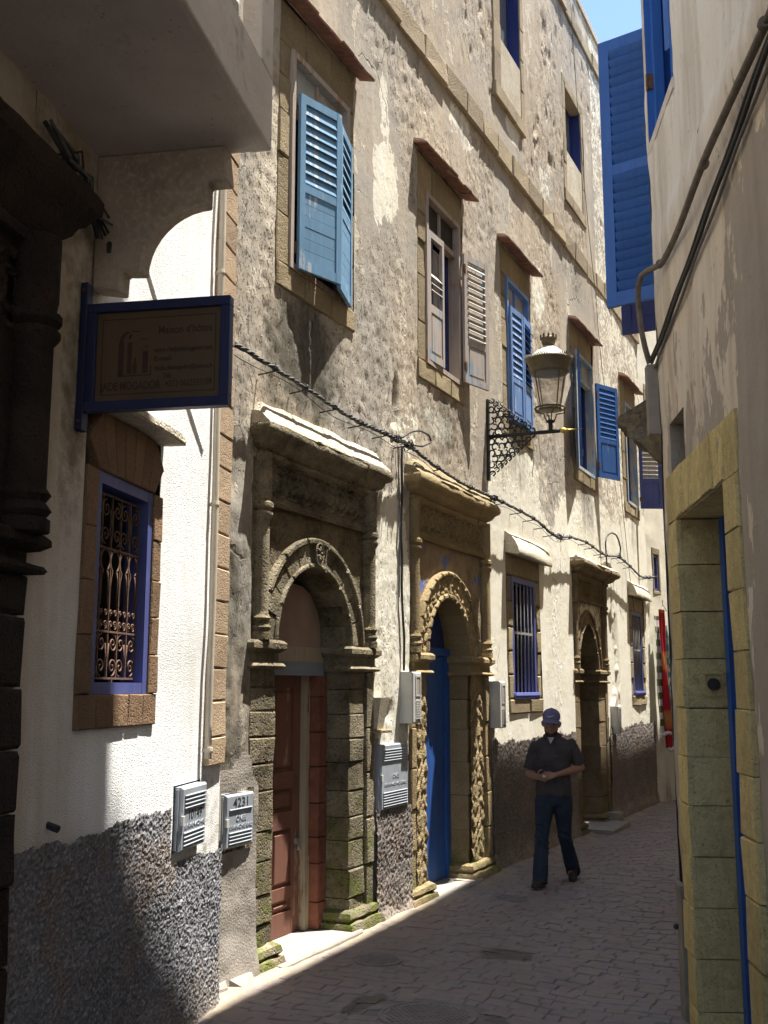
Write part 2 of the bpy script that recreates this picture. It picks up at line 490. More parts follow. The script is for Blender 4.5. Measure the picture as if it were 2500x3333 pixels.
def oldwall_mat():
    # shaded house opposite: pinkish beige plaster with flaking and grey stains
    t = T('stained beige plaster')
    w = t.attr()
    n1 = t.noise(0.7, 6, 0.6); n2 = t.noise(3.0, 6, 0.65); n3 = t.noise(16.0, 5, 0.65); n4 = t.noise(90.0, 3, 0.6)
    st = t.noise(1.0, 6, 0.65, t.map(t.pos, (5.0, 5.0, 0.45)))
    c = t.mix(t.mr(n1, 0.38, 0.62), (0.73, 0.615, 0.465), (0.67, 0.595, 0.49))
    c = t.mix(t.mr(st, 0.45, 0.7, 0, 0.8), c, (0.46, 0.36, 0.28))
    c = t.mix(w[0], c, t.mix(t.mr(st, 0.42, 0.68), (0.76, 0.735, 0.68), (0.56, 0.52, 0.45)))
    pz = t.mr(t.ma('ADD', t.noise(1.0, 6, 0.72, t.map(t.pos, (4.2, 4.2, 1.7))), t.ma('MULTIPLY', t.ma('SUBTRACT', w[1], 0.5), 0.55)), 0.53, 0.56)
    c = t.mix(t.ma('MULTIPLY', pz, 0.75), c, (0.31, 0.265, 0.22))
    c = t.mix(t.mr(n3, 0.6, 0.8, 0, 0.6), c, (0.22, 0.18, 0.14))
    cr = t.ma('MULTIPLY', t.mr(t.noise(1.0, 6, 0.7, t.map(t.pos, (9, 9, 5))), 0.66, 0.69), w[2])
    c = t.mix(cr, c, (0.11, 0.085, 0.055))
    h = t.ma('ADD', t.ma('MULTIPLY', n3, 0.5), t.ma('MULTIPLY', n4, 0.3))
    h = t.ma('SUBTRACT', h, t.ma('MULTIPLY', pz, 0.35))
    MAT['oldwall'] = t.done(c, 0.93, t.bump(h, 0.009, 1.0), 0.12)
oldwall_mat()

def cobble_mat():
    t = T('worn paving stone')
    n1 = t.noise(1.2, 5, 0.6); n2 = t.noise(18.0, 5, 0.6); n3 = t.noise(120.0, 3, 0.6)
    c = t.mix(t.mr(n1, 0.35, 0.7), (0.262, 0.222, 0.207), (0.222, 0.188, 0.177))
    c = t.mix(t.mr(t.noise(2.7, 4, 0.6), 0.48, 0.68, 0, 0.7), c, (0.31, 0.262, 0.232))
    c = t.mix(t.mr(n2, 0.35, 0.75, 0, 0.5), c, (0.165, 0.135, 0.128))
    vo = t.voro(7.0, None, 'F1', 'Color')
    c = t.mix(0.08, c, t.mix(1.0, vo, (0.3, 0.25, 0.23), 'MULTIPLY'))
    x, y, z = t.sep()
    def spot(px, py, rx, ry):
        d = t.ma('SQRT', t.ma('ADD', t.ma('POWER', t.ma('DIVIDE', t.ma('SUBTRACT', x, px), rx), 2.0), t.ma('POWER', t.ma('DIVIDE', t.ma('SUBTRACT', y, py), ry), 2.0)))
        return t.mr(t.ma('ADD', d, t.ma('MULTIPLY', t.ma('SUBTRACT', t.noise(6.0, 5, 0.7), 0.5), 2.4)), 0.95, 1.12, 1.0, 0.0)
    wet = t.ma('MAXIMUM', spot(1.31, 7.72, 0.20, 0.17), spot(0.96, 6.1, 0.07, 0.22))
    wet = t.ma('MAXIMUM', wet, spot(1.75, 6.15, 0.10, 0.09))
    c = t.mix(t.ma('MULTIPLY', wet, 0.72), c, (0.035, 0.03, 0.026))
    # sandy dust along the house fronts
    dust = t.ma('MULTIPLY', t.mr(x, 0.75, 0.0), t.mr(n2, 0.3, 0.65))
    c = t.mix(t.ma('MULTIPLY', dust, 0.75), c, (0.36, 0.29, 0.21))
    r = t.ma('SUBTRACT', 0.75, t.ma('MULTIPLY', wet, 0.4))
    h = t.ma('ADD', n2, t.ma('MULTIPLY', n3, 0.5))
    MAT['cobble'] = t.done(c, r, t.bump(h, 0.006, 1.0), 0.3)
    t = T('sandy joint')
    n2 = t.noise(20.0, 5, 0.65)
    c = t.mix(t.mr(n2, 0.3, 0.7), (0.24, 0.204, 0.188), (0.19, 0.162, 0.15))
    x = t.sep()[0]
    c = t.mix(t.ma('MULTIPLY', t.mr(x, 0.8, 0.05), t.mr(t.noise(5.0, 5, 0.6), 0.3, 0.6)), c, (0.38, 0.31, 0.22))
    MAT['joint'] = t.done(c, 0.95, t.bump(t.noise(70.0, 4, 0.7), 0.006, 1.0), 0.1)
cobble_mat()

MAT['dark_stone'] = stone_mat('weathered grey brown stone', (0.37, 0.325, 0.235), (0.115, 0.098, 0.072), (0.14, 0.16, 0.035), 0.02, 34.0, 0.35, (0.0, 1.1))
MAT['dark_tymp'] = stone_mat('blackened render', (0.23, 0.19, 0.13), (0.085, 0.07, 0.052), None, 0.03, 26.0, 0.1)
MAT['gold_stone'] = stone_mat('golden limestone', (0.44, 0.335, 0.19), (0.33, 0.245, 0.135), (0.14, 0.15, 0.05), 0.014, 40.0, 0.25, (-0.1, 0.5))
MAT['window_stone'] = stone_mat('worn window stone', (0.46, 0.37, 0.235), (0.34, 0.27, 0.17), None, 0.011, 45.0, 0.3, tint=(0.48, 0.36, 0.15))
MAT['third_stone'] = stone_mat('dark brown limestone', (0.29, 0.22, 0.135), (0.18, 0.135, 0.085), (0.12, 0.13, 0.04), 0.014, 40.0, 0.3, (-0.2, 0.5))
MAT['brown_stone'] = stone_mat('brown stone facing', (0.34, 0.215, 0.13), (0.26, 0.165, 0.10), None, 0.008, 60.0, 0.28, tint=(0.42, 0.27, 0.15))
MAT['quoin'] = stone_mat('sandy quoin stone', (0.50, 0.365, 0.235), (0.43, 0.31, 0.2), None, 0.008, 60.0, 0.2, tint=(0.55, 0.4, 0.26))
MAT['portal_near'] = stone_mat('dark brown stone', (0.062, 0.045, 0.032), (0.034, 0.026, 0.02), None, 0.012, 40.0, 0.3, tint=(0.075, 0.042, 0.032))  # very dark brown over the whole near doorway
MAT['string'] = stone_mat('string course stone', (0.49, 0.40, 0.285), (0.41, 0.33, 0.23), None, 0.012, 36.0, 0.25)
MAT['corbel'] = stone_mat('grey weathered corbel', (0.2, 0.17, 0.13), (0.11, 0.095, 0.075), None, 0.014, 30.0, 0.1)
MAT['yellow_paint'] = stone_mat('yellow painted stone', (0.80, 0.65, 0.30), (0.71, 0.575, 0.27), None, 0.008, 55.0, 0.22, tint=(0.58, 0.47, 0.22), grime=(0.36, 0.275, 0.13))
MAT['cream_ledge'] = stone_mat('cream limewashed ledge', (0.72, 0.66, 0.52), (0.6, 0.52, 0.38), None, 0.012, 40.0, 0.1, tint=(0.5, 0.42, 0.3))
MAT['ledge_stone'] = stone_mat('weathered ledge stone', (0.42, 0.35, 0.23), (0.28, 0.225, 0.14), None, 0.016, 36.0, 0.15)
MAT['tile'] = simple('terracotta hood tile', (0.46, 0.235, 0.165), 0.85, 0, 14.0, 0.55, 0.004, 90.0, 0.2, 0.2)
MAT['hood_top'] = simple('mortar on hood', (0.50, 0.43, 0.33), 0.95, 0, 20.0, 0.4, 0.01, 60.0, 0.1)
MAT['roughcast_w'] = roughcast_mat('grey roughcast plinth', (0.235, 0.232, 0.237), (0.40, 0.397, 0.41))
MAT['roughcast_t'] = roughcast_mat('brown grey roughcast plinth', (0.215, 0.185, 0.165), (0.29, 0.255, 0.23))
MAT['cement'] = simple('grey cement patch', (0.40, 0.355, 0.30), 0.95, 0, 5.0, 0.35, 0.006, 60.0, 0.1)
MAT['blue1'] = paint_mat('faded sky blue paint', (0.175, 0.335, 0.50), (0.42, 0.45, 0.46), 0.16, 0.6)
MAT['blue3'] = paint_mat('mid blue paint', (0.17, 0.29, 0.55), (0.38, 0.44, 0.54), 0.14, 0.5)
MAT['blue4'] = paint_mat('strong blue paint', (0.045, 0.14, 0.40), (0.2, 0.28, 0.42), 0.05, 0.5)
MAT['blue_deep'] = paint_mat('deep blue paint', (0.028, 0.045, 0.20), None, 0.0, 0.5)
MAT['blue_frame'] = paint_mat('violet blue frame paint', (0.105, 0.125, 0.34), None, 0.0, 0.45)
MAT['blue_sign'] = paint_mat('dark navy sign frame', (0.032, 0.037, 0.10), None, 0.0, 0.45)
MAT['blue_big'] = paint_mat('cobalt shutter paint', (0.045, 0.155, 0.50), (0.25, 0.2, 0.15), 0.03, 0.45, dirt=0.15)
MAT['blue_door'] = paint_mat('blue door paint', (0.035, 0.115, 0.40), None, 0.0, 0.45)
MAT['peel'] = paint_mat('peeling white over blue paint', (0.50, 0.435, 0.38), (0.2, 0.32, 0.43), 0.20, 0.75)
MAT['peel_bare'] = paint_mat('bare grey frame wood', (0.46, 0.38, 0.31), (0.35, 0.2, 0.14), 0.3, 0.85)
MAT['peel_blue'] = paint_mat('pale worn blue frame', (0.30, 0.40, 0.52), (0.48, 0.44, 0.38), 0.45, 0.75)
MAT['door_red'] = paint_mat('worn red brown door', (0.215, 0.10, 0.07), (0.36, 0.24, 0.18), 0.24, 0.6)
MAT['post'] = paint_mat('cream wood post', (0.46, 0.385, 0.28), (0.2, 0.13, 0.08), 0.2, 0.8)
MAT['board_pink'] = simple('pinkish board', (0.40, 0.285, 0.225), 0.85, 0, 3.0, 0.35, 0.002, 60.0, 0.15)
MAT['lintel_blue'] = paint_mat('grey blue lintel board', (0.22, 0.26, 0.29), (0.3, 0.24, 0.18), 0.3, 0.8, axis=1)
MAT['brick'] = simple('hollow clay brick', (0.31, 0.125, 0.082), 0.9, 0, 14.0, 0.4, 0.003, 80.0, 0.15, 0.25)
MAT['rust'] = simple('rusty iron', (0.20, 0.115, 0.075), 0.85, 0.0, 40.0, 0.6, 0.002, 200.0, 0.3)
MAT['iron'] = simple('black iron', (0.028, 0.03, 0.032), 0.5, 0.0, 30.0, 0.3, 0.0, 100.0, 0.4)
MAT['bars'] = simple('grey painted bars', (0.36, 0.335, 0.31), 0.6, 0.0, 40.0, 0.4, 0.0, 100.0, 0.3)
MAT['cable'] = simple('black cable sheath', (0.055, 0.052, 0.05), 0.55, 0.0, 60.0, 0.4)
MAT['cable_grey'] = simple('grey cable sheath', (0.17, 0.165, 0.16), 0.55, 0.0, 60.0, 0.4)
MAT['meter'] = simple('grey blue meter lid', (0.37, 0.40, 0.43), 0.5, 0.0, 5.0, 0.32, 0.0, 100.0, 0.4)
MAT['meter_light'] = simple('pale grey meter box', (0.56, 0.55, 0.51), 0.5, 0.0, 6.0, 0.2, 0.0, 100.0, 0.4)
MAT['ink'] = simple('stencil ink', (0.03, 0.03, 0.032), 0.8)
MAT['pipe'] = simple('cream drainpipe', (0.62, 0.54, 0.42), 0.5, 0.0, 5.0, 0.25, 0.0, 100.0, 0.4)
MAT['conduit'] = simple('grey brown conduit', (0.23, 0.195, 0.155), 0.85, 0.0, 14.0, 0.5, 0.006, 60.0, 0.2)
MAT['lead'] = simple('grey board', (0.30, 0.265, 0.225), 0.8, 0.0, 6.0, 0.4, 0.002, 80.0, 0.2)
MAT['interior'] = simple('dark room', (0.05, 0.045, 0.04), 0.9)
MAT['curtain'] = simple('grey net curtain', (0.42, 0.40, 0.36), 0.9, 0, 10.0, 0.3)
MAT['slab'] = simple('smooth limewashed soffit', (0.68, 0.62, 0.555), 0.95, 0, 3.0, 0.22, 0.004, 45.0, 0.1)
t = T('stained soffit limewash')
n = t.noise(2.2, 4, 0.6); sp = t.mr(t.voro(17.0), 0.05, 0.14, 1.0, 0.0); sm = t.mr(t.noise(5.0, 4, 0.6), 0.42, 0.56)
c = t.mix(t.mr(n, 0.35, 0.7), (0.68, 0.62, 0.555), (0.56, 0.50, 0.43))
c = t.mix(t.ma('MULTIPLY', t.ma('MULTIPLY', sp, sm), 0.7), c, (0.22, 0.17, 0.12))
c = t.mix(t.ma('MULTIPLY', t.mr(t.noise(1.7, 4, 0.72), 0.56, 0.64), 0.55), c, (0.26, 0.225, 0.155))
MAT['slab'] = t.done(c, 0.95, t.bump(t.ma('ADD', t.noise(45.0, 3), t.ma('MULTIPLY', t.noise(9.0, 3), 1.5)), 0.005, 1.0), 0.1)
MAT['bracket'] = roughcast_mat('rough bracket render', (0.50, 0.42, 0.33), (0.56, 0.48, 0.39))
MAT['sign_face'] = simple('brown sign face', (0.125, 0.083, 0.046), 0.35, 0, 4.0, 0.25, 0.0, 100.0, 0.4)
MAT['sign_ink'] = simple('dark red sign lettering', (0.062, 0.033, 0.02), 0.6)
MAT['lamp_metal'] = simple('bronze lamp metal', (0.16, 0.13, 0.075), 0.55, 0.3, 20.0, 0.4, 0.0, 100.0, 0.4)
MAT['lamp_cap'] = simple('pale lamp cap', (0.70, 0.66, 0.57), 0.4, 0.0, 4.0, 0.15)
MAT['gold'] = simple('brass point', (0.62, 0.48, 0.10), 0.4, 0.4)
MAT['concrete'] = simple('pale concrete step', (0.36, 0.325, 0.27), 0.9, 0, 8.0, 0.3, 0.005, 60.0, 0.1)
MAT['manhole'] = simple('worn cast iron', (0.25, 0.218, 0.205), 0.6, 0.0, 12.0, 0.4, 0.003, 80.0, 0.4)
def glass_mat():
    t = T('window glass')
    MAT['glass'] = t.done((0.16, 0.17, 0.17), 0.08, None, 0.6)
    t = T('lantern glass')
    n = t.noise(5.0, 4, 0.6)
    t.set(t.b.inputs['Transmission Weight'], 0.82)
    t.set(t.b.inputs['IOR'], 1.02)
    MAT['lamp_glass'] = t.done(t.mix(t.mr(n, 0.3, 0.7), (0.9, 0.88, 0.84), (0.75, 0.72, 0.66)), 0.12, None, 0.5)
glass_mat()
# ------------------------------------------------------------------ tan house: facade
GS = 0.012                                   # the alley falls away gently along Y
def gz(y): return -GS * y

tan = empty('plastered_house', (0, 0, 0))
tag(tan, 'tall tan plastered house with blue shutters and three carved stone doorways', 'house')
Y0, Y1, ZR = 5.66, 19.85, 13.02
UPW = [(6.55, 7.83, 6.72, 7.71), (9.23, 10.48, 9.42, 10.36), (11.75, 12.96, 11.94, 12.84), (14.95, 16.21, 15.12, 16.14), (18.15, 19.34, 18.40, 19.26)]
ZS0, ZS1 = 4.79, 7.17
LOW = [(11.80, 13.07, 11.98, 12.90), (18.18, 19.39, 18.40, 19.20)]
TOPW = [(11.68, 12.90, 9.08, 11.6, 11.94, 12.77, 10.0, 11.4), (14.85, 16.05, 9.06, 11.15, 15.02, 15.93, 9.95, 10.99)]
DOORS = [(6.30, 8.22, 3.42), (8.98, 11.12, 3.56), (14.56, 16.44, 3.5)]
holes = [(a, b, ZS0, ZS1) for a, b, c, d in UPW] + [(a, b, 1.5, 3.36) for a, b, c, d in LOW]
holes += [(w[0], w[1], w[2], w[3]) for w in TOPW] + [(a, b, -2.0, h) for a, b, h in DOORS]
hy = sorted(set([h[0] for h in holes] + [h[1] for h in holes]))
hz = sorted(set([h[2] for h in holes] + [h[3] for h in holes]))

def tan_masks(Y, Z):
    n = fbm(Y * 0.9, Z * 0.9, 4, 3); n2 = fbm(Y * 2.3, Z * 2.3, 4, 8)
    top = 4.62 + (n - 0.5) * 0.9 + 0.18 * np.sin(Y * 1.7)
    white = sstep(11.0, 11.35, Y + (n2 - .5) * .5) * (1 - sstep(-0.35, 0.35, Z - top)) * 0.92
    white = np.maximum(white, blob(Y, Z, 8.62, 2.2, 0.42, 1.5, 0.3) * 0.86)
    white = np.maximum(white, blob(Y, Z, 10.9, 3.2, 0.6, 0.7) * 0.45)
    for (a, b, c, d, k) in ((8.50, 6.50, 0.28, 0.42, 0.85), (8.32, 6.2, 0.12, 0.3, 0.8), (8.5, 7.2, 0.12, 0.5, 0.6), (13.4, 7.05, 0.35, 0.45, 0.75), (12.45, 9.0, 0.3, 0.22, 0.8),
                            (9.75, 4.4, 0.5, 0.2, 0.55), (9.0, 4.2, 0.4, 0.35, 0.5), (10.6, 8.05, 0.5, 0.3, 0.6), (17.2, 6.0, 0.9, 1.4, 0.62), (13.9, 8.9, 0.4, 0.5, 0.5)):
        white = np.maximum(white, blob(Y, Z, a, b, c, d, 0.6) * k)
    white = np.where(Y > 16.6, np.maximum(white, 0.50), white)
    white = white * (1 - 0.75 * blob(Y, Z, 16.95, 2.1, 0.28, 1.2, 0.4) * (n2 > 0.45)) * (1 - 0.6 * blob(Y, Z, 13.6, 4.4, 0.45, 0.6))
    mould = np.maximum.reduce([blob(Y, Z, 7.05, 4.35, 0.62, 0.55, 0.6) * 0.85, blob(Y, Z, 6.12, 1.9, 0.25, 1.2, 0.5) * 0.75, blob(Y, Z, 6.75, 4.0, 0.4, 0.35) * 0.6,
                               blob(Y, Z, 6.05, 3.6, 0.3, 0.5) * 0.55, blob(Y, Z, 9.9, 4.55, 0.35, 0.2) * 0.25])
    mould = np.maximum(mould, (1 - sstep(0.0, 0.6, Z)) * 0.3)
    for (a, b, c, d) in UPW: mould = np.maximum.reduce([mould, blob(Y, Z, (a + b) / 2, 4.5, .62, .45, .7) * .52, blob(Y, Z, a - .05, 6.7, .14, .5, .7) * .35, blob(Y, Z, b + .08, 6.8, .14, .6, .7) * .35])
    mould = np.maximum(mould, np.maximum(blob(Y, Z, 13.0, 8.0, 7.0, .22, .8) * .3, sstep(11.2, 12.6, Z) * .4))
    pits = sstep(0.48, 0.66, fbm(Y * 0.8, Z * 0.45, 4, 21))
    pits = np.maximum(pits, sstep(8.5, 9.4, Z) * sstep(0.35, 0.6, fbm(Y * 0.7, Z * 0.4, 3, 31)))
    for (a, b, c, d) in ((11.2, 7.6, 0.55, 0.9), (10.0, 4.3, 0.8, 0.6), (6.3, 5.3, 0.5, 1.2), (13.6, 4.6, 0.6, 0.8), (16.9, 5.2, 0.5, 0.9), (14.1, 10.0, 0.6, 1.8), (8.3, 8.9, 1.2, 0.8), (7.3, 4.0, 1.2, 0.5), (9.2, 7.9, 0.5, 0.5)):
        pits = np.maximum(pits, blob(Y, Z, a, b, c, d, 0.5))
    pits = pits * (1 - 0.65 * np.clip(white, 0, 1))
    return np.clip(white, 0, 1), np.clip(mould, 0, 1), np.clip(pits, 0, 1)

def tan_disp(Y, Z):
    w, m, p = tan_masks(Y, Z)
    x = (fbm(Y * 0.35, Z * 0.35, 2, 50) - 0.5) * 0.06 + (fbm(Y * 2.2, Z * 1.6, 2, 51) - 0.5) * 0.006
    x += (fbm(Y * 14, Z * 11, 3, 52) - 0.5) * (0.003 + 0.011 * p)
    pit = sstep(0.60, 0.70, fbm(Y * 19, Z * 9, 3, 60))
    x -= pit * p * 0.007
    big = sstep(0.68, 0.76, fbm(Y * 6.5, Z * 3.0, 3, 61))
    x -= big * p * sstep(8.0, 9.2, Z) * 0.03
    # rubble next to the white house
    rub = 1 - sstep(6.15, 6.32, Y)
    x += rub * (1 - sstep(3.3, 4.0, Z)) * ((fbm(Y * 4.5, Z * 2.8, 4, 70) - 0.5) * 0.06 + 0.015)
    # plaster losses with a clear edge, beside the doorways
    loss = sstep(0.50, 0.53, fbm(Y * 2.2, Z * 1.6, 4, 80)) * (blob(Y, Z, 16.95, 2.0, 0.3, 1.2, 0.5) + blob(Y, Z, 8.38, 1.75, 0.22, 0.45, 0.4) + 0)
    x -= 0.07 * sstep(.42, .5, fbm(Y * 6, Z * 3, 3, 88)) * blob(Y, Z, 8.66 + (Z - 4.2) * .1, 4.22, 0.055, 0.36, 0.5)
    return x - loss * 0.045 - 0.012

ys = lines(Y0, Y1, 0.027, hy)
zs = np.concatenate([lines(-0.45, 8.6, 0.027, hz), lines(8.6, ZR, 0.045, hz)[1:]])
wall = relief('wall', ys, zs, tan_disp, MAT['facade'], tan, holes, masks=tan_masks)
core = MB()
core.box(-7.0, -0.95, Y0, Y1, -1.0, ZR - 0.05)
core.box(-0.95, -0.04, Y1 - 0.05, Y1, -1.0, ZR - 0.05)
core.box(-0.95, -0.04, Y0, Y0 + 0.05, -1.0, ZR - 0.05)
core.box(-7.0, 0.03, Y0, Y1 + 0.02, ZR - 0.03, ZR + 0.08)
core.build('wall_core', MAT['hood_top'], tan)

# string course and cornice: dressed stones
def course(z0, z1, y0, y1, out, mat, step=0.62):
    y = y0
    while y < y1 - 0.05:
        w = min(step * random.uniform(0.8, 1.25), y1 - y)
        MB().stone(-0.03, out + random.uniform(-0.008, 0.006), y, y + w - 0.003, z0 + random.uniform(-.012, .012), z1 + random.uniform(-.012, .012), 0.014, 0.012).build('string_stone', mat, tan)
        y += w
course(8.26, 8.54, 5.7, 19.83, 0.026, MAT['string'])
course(12.30, 12.52, 5.7, 19.83, 0.045, MAT['string'], 0.8)

# roughcast plinths
def rc_disp(amp=0.016, cell=0.021, base=0.02, seed=0, foot=0.0):
    def d(Y, Z):
        x = base + (fbm(Y * 2.2, Z * 2.2, 3, seed) - 0.5) * 0.03
        x += grains(Y, Z, cell, seed) * amp + (fbm(Y * 40, Z * 40, 2, seed + 1) - 0.5) * 0.006
        if foot: x += foot * (1 - sstep(0.0, 0.22, Z + 0.15 + 0.1 * fbm(Y * 3, Z, 2, seed)))
        return x
    return d
def plinth(y0, y1, top, cell=0.021, step=0.010, seed=1, mat='roughcast_t', parent=None, amp=0.016, base=0.02, foot=0.03, bot=-0.4):
    ys = lines(y0, y1, step); zs = lines(bot, top + 0.1, step)
    keep = lambda Y, Z: Z < top + (fbm(Y * 4, Y * 0 + seed, 5, seed, .7) - 0.5) * 0.15
    return relief('plinth', ys, zs, rc_disp(amp, cell, base, seed, foot), MAT[mat], parent, keep=keep)
plinth(11.13, 14.52, 1.22, 0.024, 0.014, 2, parent=tan)
plinth(16.46, 19.87, 1.20, 0.024, 0.016, 3, parent=tan)
plinth(8.24, 8.97, 0.80, 0.022, 0.011, 4, parent=tan, foot=0.06)

# grey cement render round the low meter
relief('cement_patch', lines(5.72, 6.34, 0.02), lines(-0.4, 1.42, 0.02, (0.76, 1.15)), lambda Y, Z: 0.045 + (fbm(Y * 3, Z * 3, 3, 5) - 0.5) * 0.05 + 0.03 * (1 - sstep(-.1, .25, Z)),
       MAT['cement'], tan, holes=[(5.90, 6.29, 0.76, 1.15)], keep=lambda Y, Z: Z < 1.3 + (fbm(Y * 5, Y * 0, 3, 6) - .5) * 0.25 - 1.6 * np.abs(Y - 6.05) ** 2)
mb = MB()
for (a, b, c, d) in ((5.72, 5.98, 0.10, 0.16), (5.99, 6.26, 0.13, 0.12)):
    mb.stone(-0.1, c, a, b, -0.4, d - 0.12, 0.05, 0.03)
mb.build('foot_stone', MAT['concrete'], tan)

# ------------------------------------------------------------------ shutters
def slat_mesh(w, h, t, tilt, name='slat'):
    mb = MB(); c, s = math.cos(tilt), math.sin(tilt)
    q = [(-t / 2, -h / 2), (t / 2, -h / 2), (t / 2, h / 2), (-t / 2, h / 2)]
    q = [(y * c - z * s, y * s + z * c) for y, z in q]
    mb.loft([[(0, y, z) for y, z in q], [(w, y, z) for y, z in q]])
    return mb.mesh(name)

def shutter(parent, hinge, W, H, ang, mat, split=0.42, pitch=0.07, tilt=0.6, lower='boards', stile=0.062, rails=(0.075, 0.085, 0.07), th=0.034, missing=(), slat_mat=None, panel_mat=None, label=None, hinges=True, side=1):
    """leaf in its own frame: X from hinge to free edge, Z up; upper louvres and lower boards, panel or louvres"""
    mb = MB()
    s = stile; b, m, tp = rails
    zm = H * split
    mb.box(0, s, -th / 2, th / 2, 0, H); mb.box(W - s, W, -th / 2, th / 2, 0, H)
    e = 0.002
    mb.box(s, W - s, -th / 2 + e, th / 2 - e, 0, b); mb.box(s, W - s, -th / 2 + e, th / 2 - e, zm - m / 2, zm + m / 2); mb.box(s, W - s, -th / 2 + e, th / 2 - e, H - tp, H)
    o = mb.build('shutter', mat, parent, loc=hinge, rot=(0, 0, ang))
    if label: o['label'] = label
    sm = slat_mat or mat; iw = W - 2 * s - 0.004
    me = slat_mesh(iw, pitch * 1.22, 0.008, -tilt * side)
    me.materials.append(sm)
    def louvre(z0, z1):
        n = max(1, int((z1 - z0) / pitch)); pp = (z1 - z0) / n
        for i in range(n):
            if i in missing: continue
            so = link('slat', me, None, o, (s + 0.002, 0, z0 + (i + 0.5) * pp), (random.uniform(-.02, .02), 0, 0))
    louvre(zm + m / 2, H - tp)
    if lower == 'louvre': louvre(b, zm - m / 2)
    elif lower == 'boards':
        n = max(2, int((zm - m / 2 - b) / 0.085)); hh = (zm - m / 2 - b) / n
        bm_ = MB(); bm_.box(0, iw, -0.009, 0.009, 0.0015, hh - 0.0015)
        bme = bm_.mesh('board'); bme.materials.append(panel_mat or sm)
        for i in range(n): link('board', bme, None, o, (s + 0.002, random.uniform(-.001, .001), b + i * hh))
    else:
        p = MB(); p.box(s + .001, W - s - .001, -0.006, 0.006, b, zm - m / 2); 
        p.prism([(b + .03, s + .03), (zm - m / 2 - .03, s + .03), (zm - m / 2 - .03, W - s - .03), (b + .03, W - s - .03)], 0.0, 0.013, 0.008) if False else None
        p.box(s + .03, W - s - .03, -0.011, 0.011, b + .03, zm - m / 2 - .03)
        p.build('panel', panel_mat or mat, o)
    if hinges:
        for z in (0.12 * H, 0.88 * H):
            hb = MB(); hb.tube([(0, 0.02 * side, z - 0.05), (0, 0.02 * side, z + 0.05)], 0.011, 8); hb.box(-0.02, 0.03, 0.012 * side, 0.022 * side, z - 0.04, z + 0.04)
            hb.build('hinge', MAT['rust'], o)
    return o

def frame_mesh(x0, x1, y0, y1, z0, z1, w, mb=None):
    mb = mb or MB()
    mb.box(x0, x1, y0, y0 + w, z0, z1); mb.box(x0, x1, y1 - w, y1, z0, z1)
    mb.box(x0 + .002, x1 - .002, y0 + w, y1 - w, z0, z0 + w); mb.box(x0 + .002, x1 - .002, y0 + w, y1 - w, z1 - w, z1)
    return mb

def hood(parent, y0, y1, z, out=0.155, mat='tile'):
    """flat row of tiles on a mortar bed, tilted down to the alley"""
    mb = MB(); n = 8
    prof = [(-0.02, z + 0.028), (out - 0.03, z - 0.018), (out - 0.02, z + 0.0), (out * 0.55, z + 0.045), (-0.02, z + 0.075)]
    rings = []
    for i in range(n + 1):
        t = i / n
        rings.append([(d + random.uniform(-.008, .008) * (d > 0), y0 + 0.03 + (y1 - y0 - 0.06) * t, zz + random.uniform(-.006, .006)) for d, zz in prof])
    mb.loft(rings)
    h = mb.build('hood', MAT['hood_top'], parent)
    n = max(4, int((y1 - y0) / 0.2)); w = (y1 - y0) / n
    for i in range(n):
        tb = MB(); a = random.uniform(-.008, .006)
        tb.box(0, out + 0.012 + random.uniform(-.02, .006), 0.002, w - 0.002, -0.009, 0.009)
        link('tile', tb.mesh('tile'), MAT['tile'], h, (-0.005, y0 + i * w, z + 0.018 + a), (0, 0.27 + random.uniform(-.05, .05), random.uniform(-.04, .04)))
    return h

def upper_window(i, fmat, glass_dark=False, deep_blue=True, pane_mat=None):
    s0, s1, f0, f1 = UPW[i]
    zf0, zf1 = 4.98, 6.80
    w = frame_mesh(-0.11, 0.018, f0, f1, zf0, zf1, 0.05)
    w.box(-0.09, -0.02, f0 + 0.05, f1 - 0.05, 6.40, 6.455)            # transom
    win = w.build('window', fmat, tan)
    # surround stones
    def st(y0, y1, z0, z1, x=-0.004):
        MB().stone(-0.2, x + random.uniform(-.006, .006), y0 + .001, y1 - .001, z0 + .001, z1 - .001, 0.010, 0.007).build('surround_stone', MAT['window_stone'], win)
    z = ZS0 + 0.0
    cuts = [4.98, 5.38, 5.86, 6.22, 6.52, 6.80]
    for a, b in zip(cuts[:-1], cuts[1:]):
        st(s0, f0, a, b); st(f1, s1, a, b)
    n = 3; ww = (s1 - s0) / n
    for k in range(n):
        st(s0 + k * ww, s0 + (k + 1) * ww, ZS0, 4.98, 0.012)
        st(s0 + k * ww, s0 + (k + 1) * ww, 6.80, ZS1, -0.012)
    hood(win, s0 - 0.10, s1 + 0.10, ZS1 + 0.01)
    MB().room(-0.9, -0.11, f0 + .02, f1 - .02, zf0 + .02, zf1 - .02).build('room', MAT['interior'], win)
    # fanlight: two panes and a mullion
    ym = (f0 + f1) / 2
    m = MB(); m.box(-0.08, -0.03, ym - 0.014, ym + 0.014, 6.455, 6.75); m.build('mullion', fmat, win)
    for a, b in ((f0 + 0.05, ym - 0.014), (ym + 0.014, f1 - 0.05)):
        p = MB(); p.box(-0.062, -0.056, a, b, 6.455, 6.75); p.build('pane', pane_mat or MAT['curtain'], win)
    return win

w1 = upper_window(0, MAT['peel_bare'])
shutter(tan, (0.035, 6.80, 4.99), 0.46, 1.46, math.radians(90 - 17), MAT['blue1'], 0.47, 0.082, 0.27, 'boards', 0.055, label='faded sky blue left leaf standing ajar')
shutter(tan, (0.035, 7.69, 4.97), 0.44, 1.44, math.radians(-90 + 15), MAT['blue1'], 0.47, 0.082, 0.27, 'boards', 0.055, side=-1, label='faded sky blue right leaf standing ajar')

